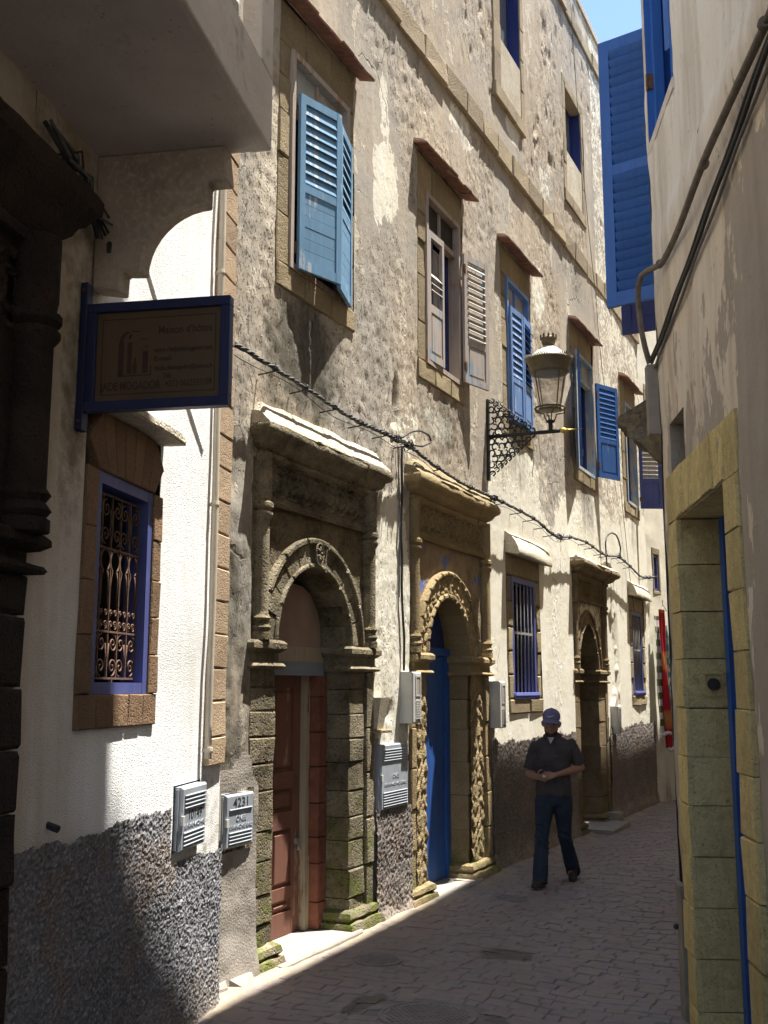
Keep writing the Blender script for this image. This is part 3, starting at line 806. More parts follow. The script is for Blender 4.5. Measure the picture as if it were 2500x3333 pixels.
w2 = upper_window(1, MAT['peel_bare'], pane_mat=MAT['interior'])
shutter(tan, (0.0, 9.475, 5.03), 0.36, 1.37, math.radians(90 - 3), MAT['peel'], 0.40, 0.07, 0.62, 'panel', 0.045, missing=(0, 1, 5, 6, 7, 8, 9, 10, 11), label='broken louvre leaf with bare wood panel')
shutter(tan, (0.045, 10.36, 5.02), 0.45, 1.45, math.radians(-90 + 165), MAT['peel'], 0.32, 0.075, -0.62, 'panel', 0.062, label='peeling white and blue leaf folded back on the wall', side=-1)
sash = frame_mesh(-0.16, -0.12, 9.85, 10.10, 5.04, 6.38, 0.03); sash.box(-0.155, -0.125, 9.88, 10.07, 5.48, 5.51); sash.box(-0.155, -0.125, 9.88, 10.07, 5.93, 5.96)
sh = sash.build('sash', MAT['peel_blue'], tan)
MB().box(-0.145, -0.135, 9.88, 10.07, 5.07, 6.35).build('pane', MAT['curtain'], sh)
MB().box(-0.40, -0.11, 10.24, 10.309, 5.03, 6.40).build('blue_reveal', MAT['blue_deep'], w2)
MB().box(-0.13, -0.06, 9.72, 9.76, 5.03, 6.40).build('blue_post', MAT['blue_frame'], w2)

w3 = upper_window(2, MAT['blue3'])
shutter(tan, (0.03, 11.975, 5.0), 0.41, 1.42, math.radians(90 - 4), MAT['blue3'], 0.36, 0.085, 0.27, 'panel', 0.052, label='mid blue left leaf nearly shut')
shutter(tan, (0.03, 12.81, 5.0), 0.41, 1.42, math.radians(-90 + 4), MAT['blue3'], 0.36, 0.085, 0.85, 'panel', 0.052, side=-1, label='mid blue right leaf with open louvres')

w4 = upper_window(3, MAT['peel_blue'])
shutter(tan, (0.05, 15.13, 5.02), 0.46, 1.62, math.radians(90 - 165), MAT['blue4'], 0.40, 0.07, 0.4, 'panel', 0.06, label='strong blue leaf folded back towards the lantern')
shutter(tan, (0.05, 16.15, 5.03), 0.52, 1.50, math.radians(-90 + 155), MAT['blue4'], 0.40, 0.075, -0.30, 'panel', 0.065, side=-1, label='strong blue leaf opened flat beside the window')
mb = MB(); mb.box(-0.42, -0.11, 16.02, 16.089, 5.03, 6.40); mb.box(-0.14, -0.115, 15.17, 16.02, 5.03, 5.10); mb.build('blue_reveal', MAT['blue_deep'], w4)
sash = frame_mesh(-0.34, -0.30, 15.25, 15.7, 5.04, 6.38, 0.05); sash.build('sash', MAT['blue_deep'], w4)

w5 = upper_window(4, MAT['peel_blue'], pane_mat=MAT['curtain'])
shutter(tan, (0.05, 19.26, 5.0), 0.40, 1.42, math.radians(-90 + 118), MAT['blue_frame'], 0.36, 0.075, -0.6, 'panel', 0.055, side=-1, slat_mat=MAT['peel'], label='violet blue leaf with pink worn louvres')
mb = MB(); mb.box(-0.42, -0.11, 19.15, 19.209, 5.03, 6.40); mb.build('blue_reveal', MAT['blue_deep'], w5)
frame_mesh(-0.34, -0.30, 18.5, 19.0, 5.04, 6.38, 0.05).build('sash', MAT['blue_deep'], w5)

# ------------------------------------------------------------------ barred ground floor windows
for (s0, s1, f0, f1), nb in zip(LOW, (6, 6)):
    z0, z1 = 1.67, 3.10
    win = frame_mesh(-0.16, -0.012, f0, f1, z0, z1, 0.065).build('window', MAT['blue_frame'], tan)
    MB().moulding([(-.02, z0 + .01), (.02, z0 + .01), (.03, z0 + .04), (.02, z0 + .07), (-.02, z0 + .075)], -0.05, f0 + .02, f1 - .02, 4).build('sill', MAT['blue_frame'], win)
    def st(y0, y1, a, b, x=-0.004):
        MB().stone(-0.2, x + random.uniform(-.008, .008), y0 + .003, y1 - .003, a + .003, b - .003, 0.014, 0.008).build('surround_stone', MAT['window_stone'], win)
    cuts = [1.67, 1.95, 2.22, 2.5, 2.80, 3.10]
    for a, b in zip(cuts[:-1], cuts[1:]): st(s0, f0, a, b); st(f1, s1, a, b)
    st(s0, (s0 + s1) / 2 + .1, 1.5, 1.67, 0.015); st((s0 + s1) / 2 + .1, s1, 1.5, 1.67, 0.015)
    st(s0, s1, 3.10, 3.36, -0.01)
    for k in range(nb):
        y = f0 + 0.11 + k * (f1 - f0 - 0.22) / (nb - 1)
        b = MB(); b.tube([(-0.035, y, z0 + .05), (-0.035, y, z1 - .05)], 0.011, 8); b.build('bar', MAT['bars'], win, True)
    b = MB(); b.box(-0.041, -0.029, f0 + .06, f1 - .06, 2.43, 2.46); b.build('cross_bar', MAT['bars'], win)
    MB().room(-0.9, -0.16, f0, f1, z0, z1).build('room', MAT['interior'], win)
    fr = frame_mesh(-0.30, -0.26, f0 + .05, f1 - .05, z0 + .05, z1 - .05, 0.05); fr.box(-.298, -.262, (f0 + f1) / 2 - .025, (f0 + f1) / 2 + .025, z0 + .1, z1 - .1); fr.build('sash', MAT['blue_deep'], win)
    MB().box(-0.285, -0.279, f0 + .1, f1 - .1, z0 + .1, z1 - .1).build('pane', MAT['glass'], win)
    # rounded limewashed hood
    mb = MB(); n = 12; rings = []
    for i in range(n + 1):
        y = s0 - 0.03 + (s1 - s0 + 0.26) * i / n
        k = 1.0 - 0.35 * (i / n) ** 3
        rings.append([(d * k + random.uniform(-.004, .004), y, 3.36 + zz + random.uniform(-.005, .005)) for d, zz in ((-0.03, 0.0), (0.15, -0.03), (0.16, -0.012), (0.145, 0.05), (0.11, 0.13), (0.06, 0.20), (0.0, 0.245), (-0.03, 0.25))])
    mb.loft(rings); smooth_angle(mb.build('hood', MAT['cream_ledge'], win), 50)

# ------------------------------------------------------------------ top floor openings with filled sills
for (s0, s1, zb, zt, f0, f1, z0, z1) in TOPW:
    fr = frame_mesh(-0.20, -0.16, f0, f1, z0, z1, 0.05); fr.box(-.199, -.161, (f0 + f1) / 2 - .02, (f0 + f1) / 2 + .02, z0 + .05, z1 - .05)
    win = fr.build('window', MAT['blue_deep'], tan)
    MB().box(-0.185, -0.178, f0 + .05, f1 - .05, z0 + .05, z1 - .05).build('pane', MAT['glass'], win)
    MB().box(-0.3, -0.012, f0 + .003, f1 - .003, zb + .2, z0).build('infill', MAT['cream_ledge'], win)
    rv = MB(); rv.box(-0.3, -0.02, f1 - .012, f1 + .0, z0, z1); rv.build('blue_reveal', MAT['blue_deep'], win)
    def st(y0, y1, a, b, x=0.0):
        MB().stone(-0.2, x + random.uniform(-.004, .004), y0 + .001, y1 - .001, a + .001, b - .001, 0.006, 0.005).build('surround_stone', MAT['string'], win)
    zc = zb + .19
    while zc < zt - 0.05:
        h = min(0.45, zt - zc); st(s0, f0, zc, zc + h); st(f1, s1, zc, zc + h); zc += h
    for k in range(3): st(s0 + k * (s1 - s0) / 3, s0 + (k + 1) * (s1 - s0) / 3, zb, zb + .19, 0.018)
    if zt > z1 + 0.05: st(f0, f1, z1, zt)
    MB().room(-0.9, -0.2, f0, f1, z0, z1).build('room', MAT['interior'], win)
# ------------------------------------------------------------------ carved stone doorways
def arch_pt(yc, zc, R, e, t):
    """t 0..1 from left springing to right springing; e > 0 makes it pointed"""
    if e <= 0:
        a = math.pi * (1 - t); return (yc + R * math.cos(a), zc + R * math.sin(a))
    Rr = R + e; ap = math.acos(-e / Rr)
    if t <= 0.5:
        a = math.pi + (ap - math.pi) * (t / 0.5); return (yc + e + Rr * math.cos(a), zc + Rr * math.sin(a))
    a = (math.pi - ap) * (1 - (t - 0.5) / 0.5); return (yc - e + Rr * math.cos(a), zc + Rr * math.sin(a))

def ring_prism(yc, zc, r0, r1, e, t0, t1, x0, x1, n=4, ch=0.01):
    lo = [arch_pt(yc, zc, r0, e, t0 + (t1 - t0) * i / n) for i in range(n + 1)]
    hi = [arch_pt(yc, zc, r1, e, t0 + (t1 - t0) * i / n) for i in range(n + 1)]
    mb = MB()
    # counter-clockwise seen from +x (y to the right, z up)
    poly = list(reversed(lo)) [::-1]
    poly = lo[::-1] + hi
    area = sum(poly[i - 1][0] * poly[i][1] - poly[i][0] * poly[i - 1][1] for i in range(len(poly)))
    if area < 0: poly = poly[::-1]
    mb.prism(poly, x0, x1, ch)
    return mb

def tympanum(yl, yr, zs, zt, yc, R, e, x, disp=None, n=40):
    mb = MB()
    pts = [arch_pt(yc, zs, R, e, i / n) for i in range(n + 1)]
    def strip(y0, za0, y1, za1, m=10):
        o = len(mb.v)
        for k in range(m + 1):
            for y, za in ((y0, za0), (y1, za1)):
                z = za + (zt - za) * k / m
                mb.v.append((x + (disp(y, z) if disp else 0), y, z))
        for k in range(m): mb.f.append((o + 2 * k, o + 2 * k + 1, o + 2 * k + 3, o + 2 * k + 2))
    for i in range(n): strip(pts[i][0], pts[i][1], pts[i + 1][0], pts[i + 1][1])
    for a, b in ((yl, yc - R), (yc + R, yr)):
        if b - a > 0.005:
            for i in range(3): strip(a + (b - a) * i / 3, zs, a + (b - a) * (i + 1) / 3, zs)
    return mb

def interlace(Y, Z, z0, z1, pitch, r):
    zc = (z0 + z1) / 2; h = np.zeros_like(Y)
    k = np.round(Y / pitch)
    for dk in (-2, -1, 0, 1, 2):
        for rr in (r, r * 0.55):
            d = np.sqrt((Y - (k + dk) * pitch) ** 2 + (Z - zc) ** 2)
            h = np.maximum(h, 1 - np.clip(np.abs(d - rr) / 0.011, 0, 1) ** 2)
    h = np.maximum(h, (1 - np.clip(np.abs(np.abs(Z - zc) - (z1 - z0) / 2 + 0.012) / 0.012, 0, 1)))
    return h

def column(parent, y, z0, z1, r, mat, x=0.005):
    H = z1 - z0
    p = [(r * 1.25, 0), (r * 1.25, 0.05), (r * 1.05, 0.06), (r * 1.3, 0.085), (r * 1.05, 0.115), (r * 1.0, 0.12), (r * 1.25, 0.15), (r * 1.0, 0.18), (r, 0.2), (r, H * 0.62 - .04), (r * 1.0, H * .66 - .04), (r * 1.3, H * .66 - .01), (r * 1.3, H * .66 + .015),
         (r * 1.0, H * .66 + .03), (r * 1.35, H * .66 + .055), (r * 1.35, H * .66 + .085), (r * 1.05, H * .66 + .1), (r * 1.15, H * .7 + .1), (r * 1.15, H)]
    p = [(rr, min(zz, H)) for rr, zz in p]
    mb = MB(); mb.lathe(p, (x, y, z0), 14)
    o = mb.build('column', mat, parent)
    return smooth_angle(o, 40)

def impost(parent, y0, y1, zt, mat, depth, hgt=0.2, out=0.035, seed=0):
    z0 = zt - hgt
    prof = [(0.0, z0 - .0), (out, z0 + .005), (out + .012, z0 + .022), (out, z0 + .042), (0.008, z0 + .05), (0.008, z0 + hgt * .55), (out * .8, z0 + hgt * .6), (out + .02, z0 + hgt * .72), (out + .02, zt - .02), (out, zt), (0.0, zt + .001)]
    mb = MB(); mb.moulding(prof, -depth, y0, y1, 5, 0.006, (True, True), seed)
    # front of the moulding is measured from x=0; close the block behind
    mb.box(-depth, 0.004, y0, y1, z0, zt - 0.002)
    return smooth_angle(mb.build('impost', mat, parent), 40)

def base_block(parent, y0, y1, zg, mat, depth, seed=0):
    prof = [(0.07, zg - .3), (0.075, zg + .03), (0.06, zg + .075), (0.03, zg + .085), (0.05, zg + .115), (0.04, zg + .15), (0.0, zg + .17)]
    mb = MB(); mb.moulding(prof, -depth, y0, y1, 5, 0.016, (True, True), seed)
    mb.box(-depth, 0.0, y0, y1, zg - .3, zg + .165)
    return smooth_angle(mb.build('base_moulding', mat, parent), 45)

def portal(P):
    yl, yr, ol, orr = P['yl'], P['yr'], P['ol'], P['or']
    yc = (ol + orr) / 2; a = (orr - ol) / 2; R = P['R']; zi = P['zi']; e = P.get('e', 0.0); dep = P['dep']; M = MAT[P['mat']]
    fx = P.get('fx', 0.0)
    ff = P['frz']                                     # frieze bottom, top
    # panel above the arch
    nn = lambda y, z: float((fbm(np.array([y * 9]), np.array([z * 9]), 3, 5)[0] - .5) * 0.03)
    root = tympanum(yl + .17, yr - .17, zi, ff[0] + 0.01, yc, R - 0.01, e, fx - 0.022, nn).build('portal', MAT[P['tymp']], tan)
    smooth_angle(root, 60)
    if P.get('label'): root['label'] = P['label']
    # voussoirs
    nv = P['nv']
    if P.get('carved'):
        inner_r = a + 0.06; outer_r = R - 0.055
        for k in range(nv):
            ring_prism(yc, zi, a, inner_r, e, (k + .015) / nv, (k + 1 - .015) / nv, -dep, fx + 0.035, 4, 0.02).build('voussoir', M, root)
            ring_prism(yc, zi, outer_r, R, e, (k + .015) / nv, (k + 1 - .015) / nv, -0.05, fx + 0.045, 4, 0.02).build('extrados_stone', M, root)
        nr, nt = 16, 190
        V = []; 
        for i in range(nr + 1):
            for j in range(nt + 1):
                r = inner_r + (outer_r - inner_r) * i / nr; t = j / nt
                y, z = arch_pt(yc, zi, r, e, t); u = i / nr
                s_ = t * math.pi * (a + R) / 2
                w = abs(math.sin(s_ * 26 + math.sin(u * 7) * 0.9)) ** 0.6 * (0.5 + 0.5 * abs(math.sin(u * math.pi * 2.5 + (1 if int(s_ * 26 / math.pi) % 2 else 0))))
                k = 0.014 + 0.022 * w + 0.012 * (vnoise(np.array([s_ * 40]), np.array([u * 6]), 4)[0] - .5)
                if abs(t - 0.5) < 0.012: k = 0.04
                V.append((fx + k - 0.014, y, z))
        F = [(i * (nt + 1) + j + 1, i * (nt + 1) + j, (i + 1) * (nt + 1) + j, (i + 1) * (nt + 1) + j + 1) for i in range(nr) for j in range(nt)]
        smooth_angle(link('carved_band', fast_mesh('carved_band', np.array(V), np.array(F)), M, root), 60)
    else:
        for k in range(nv):
            t0, t1 = k / nv, (k + 1) / nv
            g = 0.022 / nv
            ring_prism(yc, zi, a, R, e, t0 + g, t1 - g, -dep, fx + random.uniform(-.004, .006), 4, 0.007).build('voussoir', M, root)
        for (r0, r1, x1) in ((a - 0.004, a + 0.035, 0.022), (R - 0.015, R + 0.035, 0.028)):
            nseg = 7
            for k in range(nseg):
                ring_prism(yc, zi, r0, r1, e, (k + .02) / nseg, (k + 1 - .02) / nseg, -0.03, fx + x1, 5, 0.012).build('arch_moulding', M, root)
    # jamb stones, with the reveal
    def jamb(y0, y1, cuts, x1=0.0):
        for c0, c1 in zip(cuts[:-1], cuts[1:]):
            MB().stone(-dep, fx + x1 + random.uniform(-.005, .005), y0, y1, c0 + .0015, c1 - .0015, 0.008, 0.007).build('jamb_stone', M, root)
    cl = P['cl']; cr = P['cr']
    if P.get('carved'):
        for (y0, y1, cuts) in ((yl + .12, ol, cl), (orr, yr - .2, cr)):
            jamb(y0, y1, cuts, -0.025)
            yy = lines(y0 + .03, y1 - .03, 0.012); zz = lines(cuts[0], cuts[-1], 0.012)
            pat = lambda Y, Z, y0=y0, y1=y1: fx - 0.010 + 0.019 * np.clip(np.abs(np.sin(Z * 21 + 2.2 * np.sin((Y - y0) / (y1 - y0) * 6.28 + 0.6 * np.sin(Z * 9)))) ** 0.7 * (0.45 + 0.55 * np.abs(np.sin((Y - y0) / (y1 - y0) * 9.4 + Z * 6))), 0, 1) * (0.5 + 0.8 * fbm(Y * 9, Z * 5, 3, 7)) + (fbm(Y * 25, Z * 25, 3, 9) - .5) * .02
            relief('carved_vine', yy, zz, pat, M, root)
    else:
        jamb(yl, ol, cl); jamb(orr, yr - .16, cr, -0.004)
    for y0, y1, s in ((yl, yl + .13, 0), (yr - .155, yr, 1)):
        if P.get('carved') or s == 1:
            cuts = [gz(yc) - .2] + [gz(yc) + .12 + k * 0.36 for k in range(6) if gz(yc) + .12 + k * .36 < zi - .35] + [zi - .2]
            for c0, c1 in zip(cuts[:-1], cuts[1:]):
                MB().stone(-0.12, fx + 0.012 + random.uniform(-.006, .006), y0 + .004, y1 - .004, c0 + .0015, c1 - .0015, 0.010, 0.007).build('pilaster_stone', M, root)
    impost(root, yl + (.0 if not P.get('carved') else .1), ol + 0.012, zi, M, dep, 0.2, 0.035, 1)
    impost(root, orr - 0.012, yr - .0, zi, M, dep, 0.2, 0.035, 2)
    zg = gz(yc)
    base_block(root, yl, ol + .01, zg, M, dep, 3); base_block(root, orr - .01, yr, zg, M, dep, 4)
    # columns beside the panel
    column(root, yl + .105, zi, ff[1] + 0.02, 0.068, M, fx - 0.012); column(root, yr - .085, zi, ff[1] + 0.02, 0.068, M, fx - 0.012)
    for y0, y1 in ((yl, yl + .05), (yr - .02, yr)):
        MB().box(-0.1, fx - 0.02, y0, y1 + .12 if y0 == yl else y1, zi, ff[1] + 0.02).build('backing', M, root)
    MB().box(-0.12, fx - 0.03, yr - .17, yr - .021, zi, ff[1] + .02).build('backing', M, root)
    # frieze with interlaced rings
    fy0, fy1 = yl + .19, yr - .17
    relief('frieze', lines(fy0, fy1, 0.009), lines(ff[0] + 0.06, ff[1], 0.009), lambda Y, Z: fx - 0.024 + 0.036 * interlace(Y, Z, ff[0] + .06, ff[1], P.get('pitch', 0.17), (ff[1] - ff[0] - .06) * 0.46) + (fbm(Y * 18, Z * 18, 3, 6) - .5) * .014, M, root)
    MB().moulding([(-.02, ff[0] - .01), (0.02, ff[0] - .005), (0.03, ff[0] + .02), (0.012, ff[0] + .035), (0.02, ff[0] + .06), (-.02, ff[0] + .062)], -0.05, fy0 - .01, fy1 + .01, 10, 0.006, (False, False), 8).build('frieze_moulding', M, root)
    # cornice
    c0, c1 = P['cor']; z = ff[1]; o_ = P['cout']
    prof = [(0.0, z - .03), (0.025, z - .01), (0.035, z + .015), (0.02, z + .03), (o_ * .45, z + .055), (o_ * .6, z + .085), (o_ * .62, z + .10), (o_ * .9, z + .125), (o_, z + .15), (o_, z + .185), (o_ * .93, z + .205)]
    mb = MB(); mb.moulding(prof, -0.06, c0, c1, 26, 0.013, (True, True), P.get('seed', 1))
    mb.box(-0.06, 0.0, c0, c1, z - .03, z + .2)
    for ya, yb in ((c0 - .005, c0 + .16), (c1 - .16, c1 + .005)):
        mb.moulding([(d * 1.0 + (.018 if d > .001 else 0), zz + .001) for d, zz in prof], -0.05, ya, yb, 4, 0.008, (True, True), P.get('seed', 1) + 5)
    smooth_angle(mb.build('cornice', M, root), 42)
    # sloping, crumbled top of the cornice
    mb = MB(); n = 60; rings = []
    tz = P.get('tz', 0.13)
    for i in range(n + 1):
        y = c0 - o_ + (c1 - c0 + 2 * o_) * i / n
        edge = 1.0 if 1 < i < n - 1 else 0.55
        r = lambda k, c=[0]: (c.__setitem__(0, c[0] + 1), k * 2.6 * float(fbm(np.array([y * 4.2]), np.array([c[0] * 1.7 + P.get('seed', 1)]), 4, 33)[0] - .5))[1]
        rings.append([(-0.04, y, z + .20), (o_ * .98 + r(.008), y, z + .2), (o_ + r(.012), y, z + .215 + r(.006)), (o_ * .86 + r(.012), y, z + .235 + r(.01)), (o_ * .5, y, z + .2 + .06 * edge + tz * .3 + r(.012)), (o_ * .2, y, z + .2 + (.04 + tz * .8) * edge + r(.016)), (-0.04, y, z + .22 + tz * edge + r(.012))])
    mb.loft(rings); ct = mb.build('cornice_top', MAT[P.get('ledge', 'cream_ledge')], root); smooth_angle(ct, 50)
    # threshold
    mb = MB(); mb.stone(-dep - .1, 0.12, ol - .05, orr + .05, zg - .3, zg + .035, 0.02, 0.012); mb.build('threshold', MAT['concrete'], root)
    mb = MB(); mb.room(-1.1, -dep + .02, ol - .1, orr + .1, zg, zi + R); mb.build('recess', MAT['interior'], root)
    return root

p1 = portal(dict(yl=6.30, yr=8.22, ol=6.63, **{'or': 7.79}, R=0.775, zi=2.13, dep=0.36, mat='dark_stone', tymp='dark_tymp', nv=11, frz=(3.10, 3.44), cor=(6.40, 8.14), cout=0.14, pitch=0.19,
    cl=[-.3, 0.03, .22, .41, .63, .83, 1.095, 1.283, 1.466, 1.64, 1.80, 1.94], cr=[-.3, .02, .165, .384, .605, .783, .988, 1.208, 1.397, 1.587, 1.785, 1.94], ledge='cream_ledge', tz=0.17, seed=2, label='dark weathered doorway with plain arch stones and mossy jambs'))
# flower emblem on the keystone
mb = MB()
kc = (7.21, 2.13 + 0.685)
for k in range(24):
    a0, a1 = k * math.pi / 12, (k + 1) * math.pi / 12
ringp = [(0.03, kc[0] + 0.058 * math.cos(k * math.pi / 12), kc[1] + 0.085 * math.sin(k * math.pi / 12)) for k in range(25)]
mb.tube(ringp, 0.008, 6)
for k in range(6):
    a = k * math.pi / 3 + .3
    mb.tube([(0.028, kc[0], kc[1]), (0.036, kc[0] + .028 * math.cos(a), kc[1] + .04 * math.sin(a)), (0.028, kc[0] + .05 * math.cos(a), kc[1] + .072 * math.sin(a))], [0.006, 0.013, 0.004], 6)
mb.build('flower_emblem', MAT['dark_stone'], p1, True)

def tymp2():
    t = T('tan plaster with blue paint flecks')
    n = t.noise(6.0, 6, 0.65); n2 = t.noise(40.0, 4, 0.6)
    c = t.mix(t.mr(n, 0.35, 0.7), (0.33, 0.255, 0.165), (0.2, 0.15, 0.1))
    f = t.mr(t.noise(4.0, 6, 0.7), 0.58, 0.60)
    c = t.mix(f, c, (0.12, 0.16, 0.38))
    MAT['tymp2'] = t.done(c, 0.92, t.bump(n2, 0.01, 1.0), 0.1)
    t = T('flaking limewashed panel')
    n = t.noise(1.0, 6, 0.7, t.map(t.pos, (9, 9, 5))); n2 = t.noise(40.0, 4, 0.6)
    c = t.mix(t.mr(n, 0.5, 0.54), (0.66, 0.60, 0.46), (0.25, 0.19, 0.12))
    MAT['tymp3'] = t.done(c, 0.92, t.bump(t.ma('ADD', n2, n), 0.012, 1.0), 0.1)
tymp2()
p2 = portal(dict(yl=8.98, yr=11.12, ol=9.40, **{'or': 10.50}, R=0.83, zi=2.12, dep=0.27, mat='gold_stone', tymp='tymp2', nv=15, frz=(3.20, 3.56), cor=(9.05, 10.96), cout=0.15, pitch=0.17, carved=True,
    cl=[-.3, .02, .35, .70, 1.02, 1.36, 1.66, 1.94], cr=[-.3, .02, .38, .72, 1.05, 1.38, 1.68, 1.94], ledge='ledge_stone', tz=0.16, seed=5, label='golden doorway with carved arch and vine jambs'))
p3 = portal(dict(yl=14.56, yr=16.44, ol=14.86, **{'or': 15.92}, R=0.70, e=0.14, zi=2.06, dep=0.32, mat='third_stone', tymp='tymp3', nv=9, frz=(3.02, 3.36), cor=(14.72, 16.5), cout=0.19, pitch=0.14,
    cl=[-.5, -.12, .2, .55, .9, 1.25, 1.6, 1.87], cr=[-.5, -.12, .22, .6, .95, 1.3, 1.62, 1.87], ledge='cream_ledge', tz=0.05, seed=9, label='narrow doorway with pointed arch behind the walking man'))

# ------------------------------------------------------------------ doors
# worn red brown panelled leaf in the dark doorway
zg = gz(7.2) + 0.036
DX = -0.335
leaf = MB()
y0, y1 = 6.66, 7.58
zt = 1.90
leaf.box(DX - 0.035, DX, y0, y0 + .11, zg, zt); leaf.box(DX - 0.035, DX, y1 - .11, y1, zg, zt); leaf.box(DX - 0.034, DX - .001, 7.08, 7.18, zg + .16, zt - .08)
for a, b in ((zg, zg + .17), (.21, .30), (.73, .86), (1.03, 1.16), (zt - .10, zt)):
    leaf.box(DX - 0.036, DX - .0015, y0 + .11, y1 - .11, a, b)
door = leaf.build('door', MAT['door_red'], tan)
door['label'] = 'worn red brown panelled door'
for a, b in ((zg + .17, .21), (.30, .73), (.86, 1.03), (1.16, zt - .10)):
    for ya, yb in ((y0 + .11, 7.08), (7.18, y1 - .11)):
        p = MB(); p.box(DX - .026, DX - .022, ya, yb, a, b)
        ins = .025
        p.prism([(ya + ins, a + ins), (yb - ins, a + ins), (yb - ins, b - ins), (ya + ins, b - ins)], DX - .024, DX - .004, 0.018)
        p.build('door_panel', MAT['door_red'], door)
pl = MB(); pl.box(DX, DX + .022, y1 - .075, y1 - .025, .60, .64); pl.lathe([(.018, 0), (.02, .012), (.018, .028)], (DX + .03, y1 - .05, .555), 10); pl.tube([(DX + .03, y1 - .062, .58), (DX + .03, y1 - .062, .60), (DX + .03, y1 - .05, .612), (DX + .03, y1 - .038, .60), (DX + .03, y1 - .038, .58)], .004, 6)
pl.build('padlock', MAT['bars'], door)
kb = MB(); kb.box(DX, DX + .006, y1 - .09, y1 - .03, .98, 1.12); kb.build('lock_plate', MAT['rust'], door)
MB().box(DX - .03, DX + .055, 7.585, 7.65, zg, .50).build('post', MAT['post'], tan)
MB().box(DX - .03, DX + .05, 7.588, 7.645, .50, 1.93).build('post', MAT['post'], tan)
# infill of hollow bricks beside the post
bz = zg
for i, h in enumerate((.2, .29, .2, .26, .28, .27, .28, .2)):
    if bz > 1.86: break
    b = MB(); bx = DX + .02
    b.box(bx, -.205, 7.655, 7.783, bz + .004, min(bz + h, 1.9) - .004)
    for k in range(6): b.box(-.2051, -.2, 7.66 + k * .02, 7.67 + k * .02, bz + .008, min(bz + h, 1.9) - .008)
    b.build('brick', MAT['brick'], tan)
    bz += h
MB().box(DX - .03, -.20, 6.66, 7.72, 1.895, 2.0).build('lintel_board', MAT['lintel_blue'], tan)
MB().box(DX - .03, -.23, 6.64, 7.785, 2.002, 2.12).build('lintel_board', MAT['post'], tan)
mb = MB()
poly = [(6.66, 2.12), (7.77, 2.12), (7.75, 2.3), (7.7, 2.42), (7.58, 2.55), (7.45, 2.6), (7.2, 2.62), (6.95, 2.6), (6.75, 2.45)]
mb.prism(poly, -0.27, -0.255, 0.003); mb.build('arch_board', MAT['board_pink'], tan)

# blue door in the golden doorway
zg2 = gz(9.95) + 0.036; DX2 = -0.245
d2 = MB(); d2.box(DX2 - .04, DX2, 9.38, 10.40, zg2, 2.12); d2.box(DX2 - .04, DX2 + .03, 10.40, 10.498, zg2, 2.12)
door2 = d2.build('door', MAT['blue_door'], tan); door2['label'] = 'plain bright blue door under the carved arch'
for k in range(5): MB().box(DX2, DX2 + .006, 9.39 + k * .2, 9.585 + k * .2, zg2 + .004, 2.05).build('door_board', MAT['blue_door'], door2)
MB().box(DX2 - .04, DX2 + .04, 9.39, 10.498, 2.122, 2.20).build('door_transom', MAT['blue_door'], door2)
mb = MB(); pts = [arch_pt(9.95, 2.2, .50, 0, i / 16) for i in range(17)]
mb.prism(pts[::-1], DX2 - .03, DX2 - .012); mb.build('fanlight', MAT['blue_deep'], door2)
mb = MB()
for i in range(1, 16, 3): mb.tube([(DX2 - .005, 9.95, 2.22), (DX2 - .005, *arch_pt(9.95, 2.2, .49, 0, i / 16))], .008, 6)
mb.build('fanlight_bars', MAT['blue_door'], door2)
# third door
zg3 = gz(15.4) + .036
d3 = MB(); d3.box(-.30, -.26, 14.84, 15.15, zg3, 2.1); d3.box(-.34, -.30, 15.15, 15.94, zg3, 2.6)
door3 = d3.build('door', MAT['blue_deep'], tan); door3['label'] = 'dark blue door in the pointed doorway'
for k in range(18):
    for yy in (14.88, 15.1):
        s = MB(); s.lathe([(.008, 0), (.005, .006), (.0, .008)], (0, 0, 0), 6); s.xf(Matrix.Translation((-.26, yy, zg3 + .12 + k * .11)) @ Matrix.Rotation(math.pi / 2, 4, 'Y')); s.build('stud', MAT['iron'], door3)
mb = MB(); mb.stone(-.25, .36, 14.95, 16.1, gz(15.5) - .3, gz(15.5) + .07, .015, .01); mb.build('doorstep', MAT['concrete'], tan)
mb = MB(); mb.stone(.0, .2, 16.1, 16.4, gz(15.5) - .3, gz(15.5) + .17, .02, .02); mb.build('doorstep_block', MAT['concrete'], tan)
# ------------------------------------------------------------------ white house on the left (own frame: X out of the wall, Y along it)
WA = math.radians(15.0)
white = empty('white_house', (0.192, 5.556, 0.0), WA)
tag(white, 'white rendered house on the left with balcony, grey plinth and brown stone window', 'house')
WS = (-1.83, -0.92, 1.61, 3.11)               # stone surround of the window
meter_hole = (-0.60, -0.14, 0.905, 1.265)

def white_masks(Y, Z):
    n = fbm(Y * 3, Z * 2, 4, 90)
    mould = np.maximum.reduce([blob(Y, Z, -1.96, 3.2, 0.15, 0.75, 0.7) * 0.75, blob(Y, Z, -1.9, 3.75, 0.3, 0.35, 0.6) * 0.55, blob(Y, Z, -2.2, 4.2, 0.5, 0.25, 0.6) * 0.4,
                               blob(Y, Z, -0.1, 0.85, 0.3, 0.6, 0.5) * 0.5, blob(Y, Z, -1.2, 1.5, 0.6, 0.12, 0.6) * 0.25, blob(Y, Z, -0.25, 3.2, 0.08, 0.8, 0.8) * 0.3])
    fl = np.maximum(blob(Y, Z, -2.12, 2.9, 0.13, 1.2, 0.5), blob(Y, Z, -2.2, 3.7, 0.25, 0.4, 0.5))
    dirty = (1 - sstep(-1.95, -1.6, Y + (n - .5) * .3)) * (0.55 + .45 * sstep(1.8, 3.4, Z))
    return dirty, np.clip(mould, 0, 1), np.clip(fl, 0, 1)
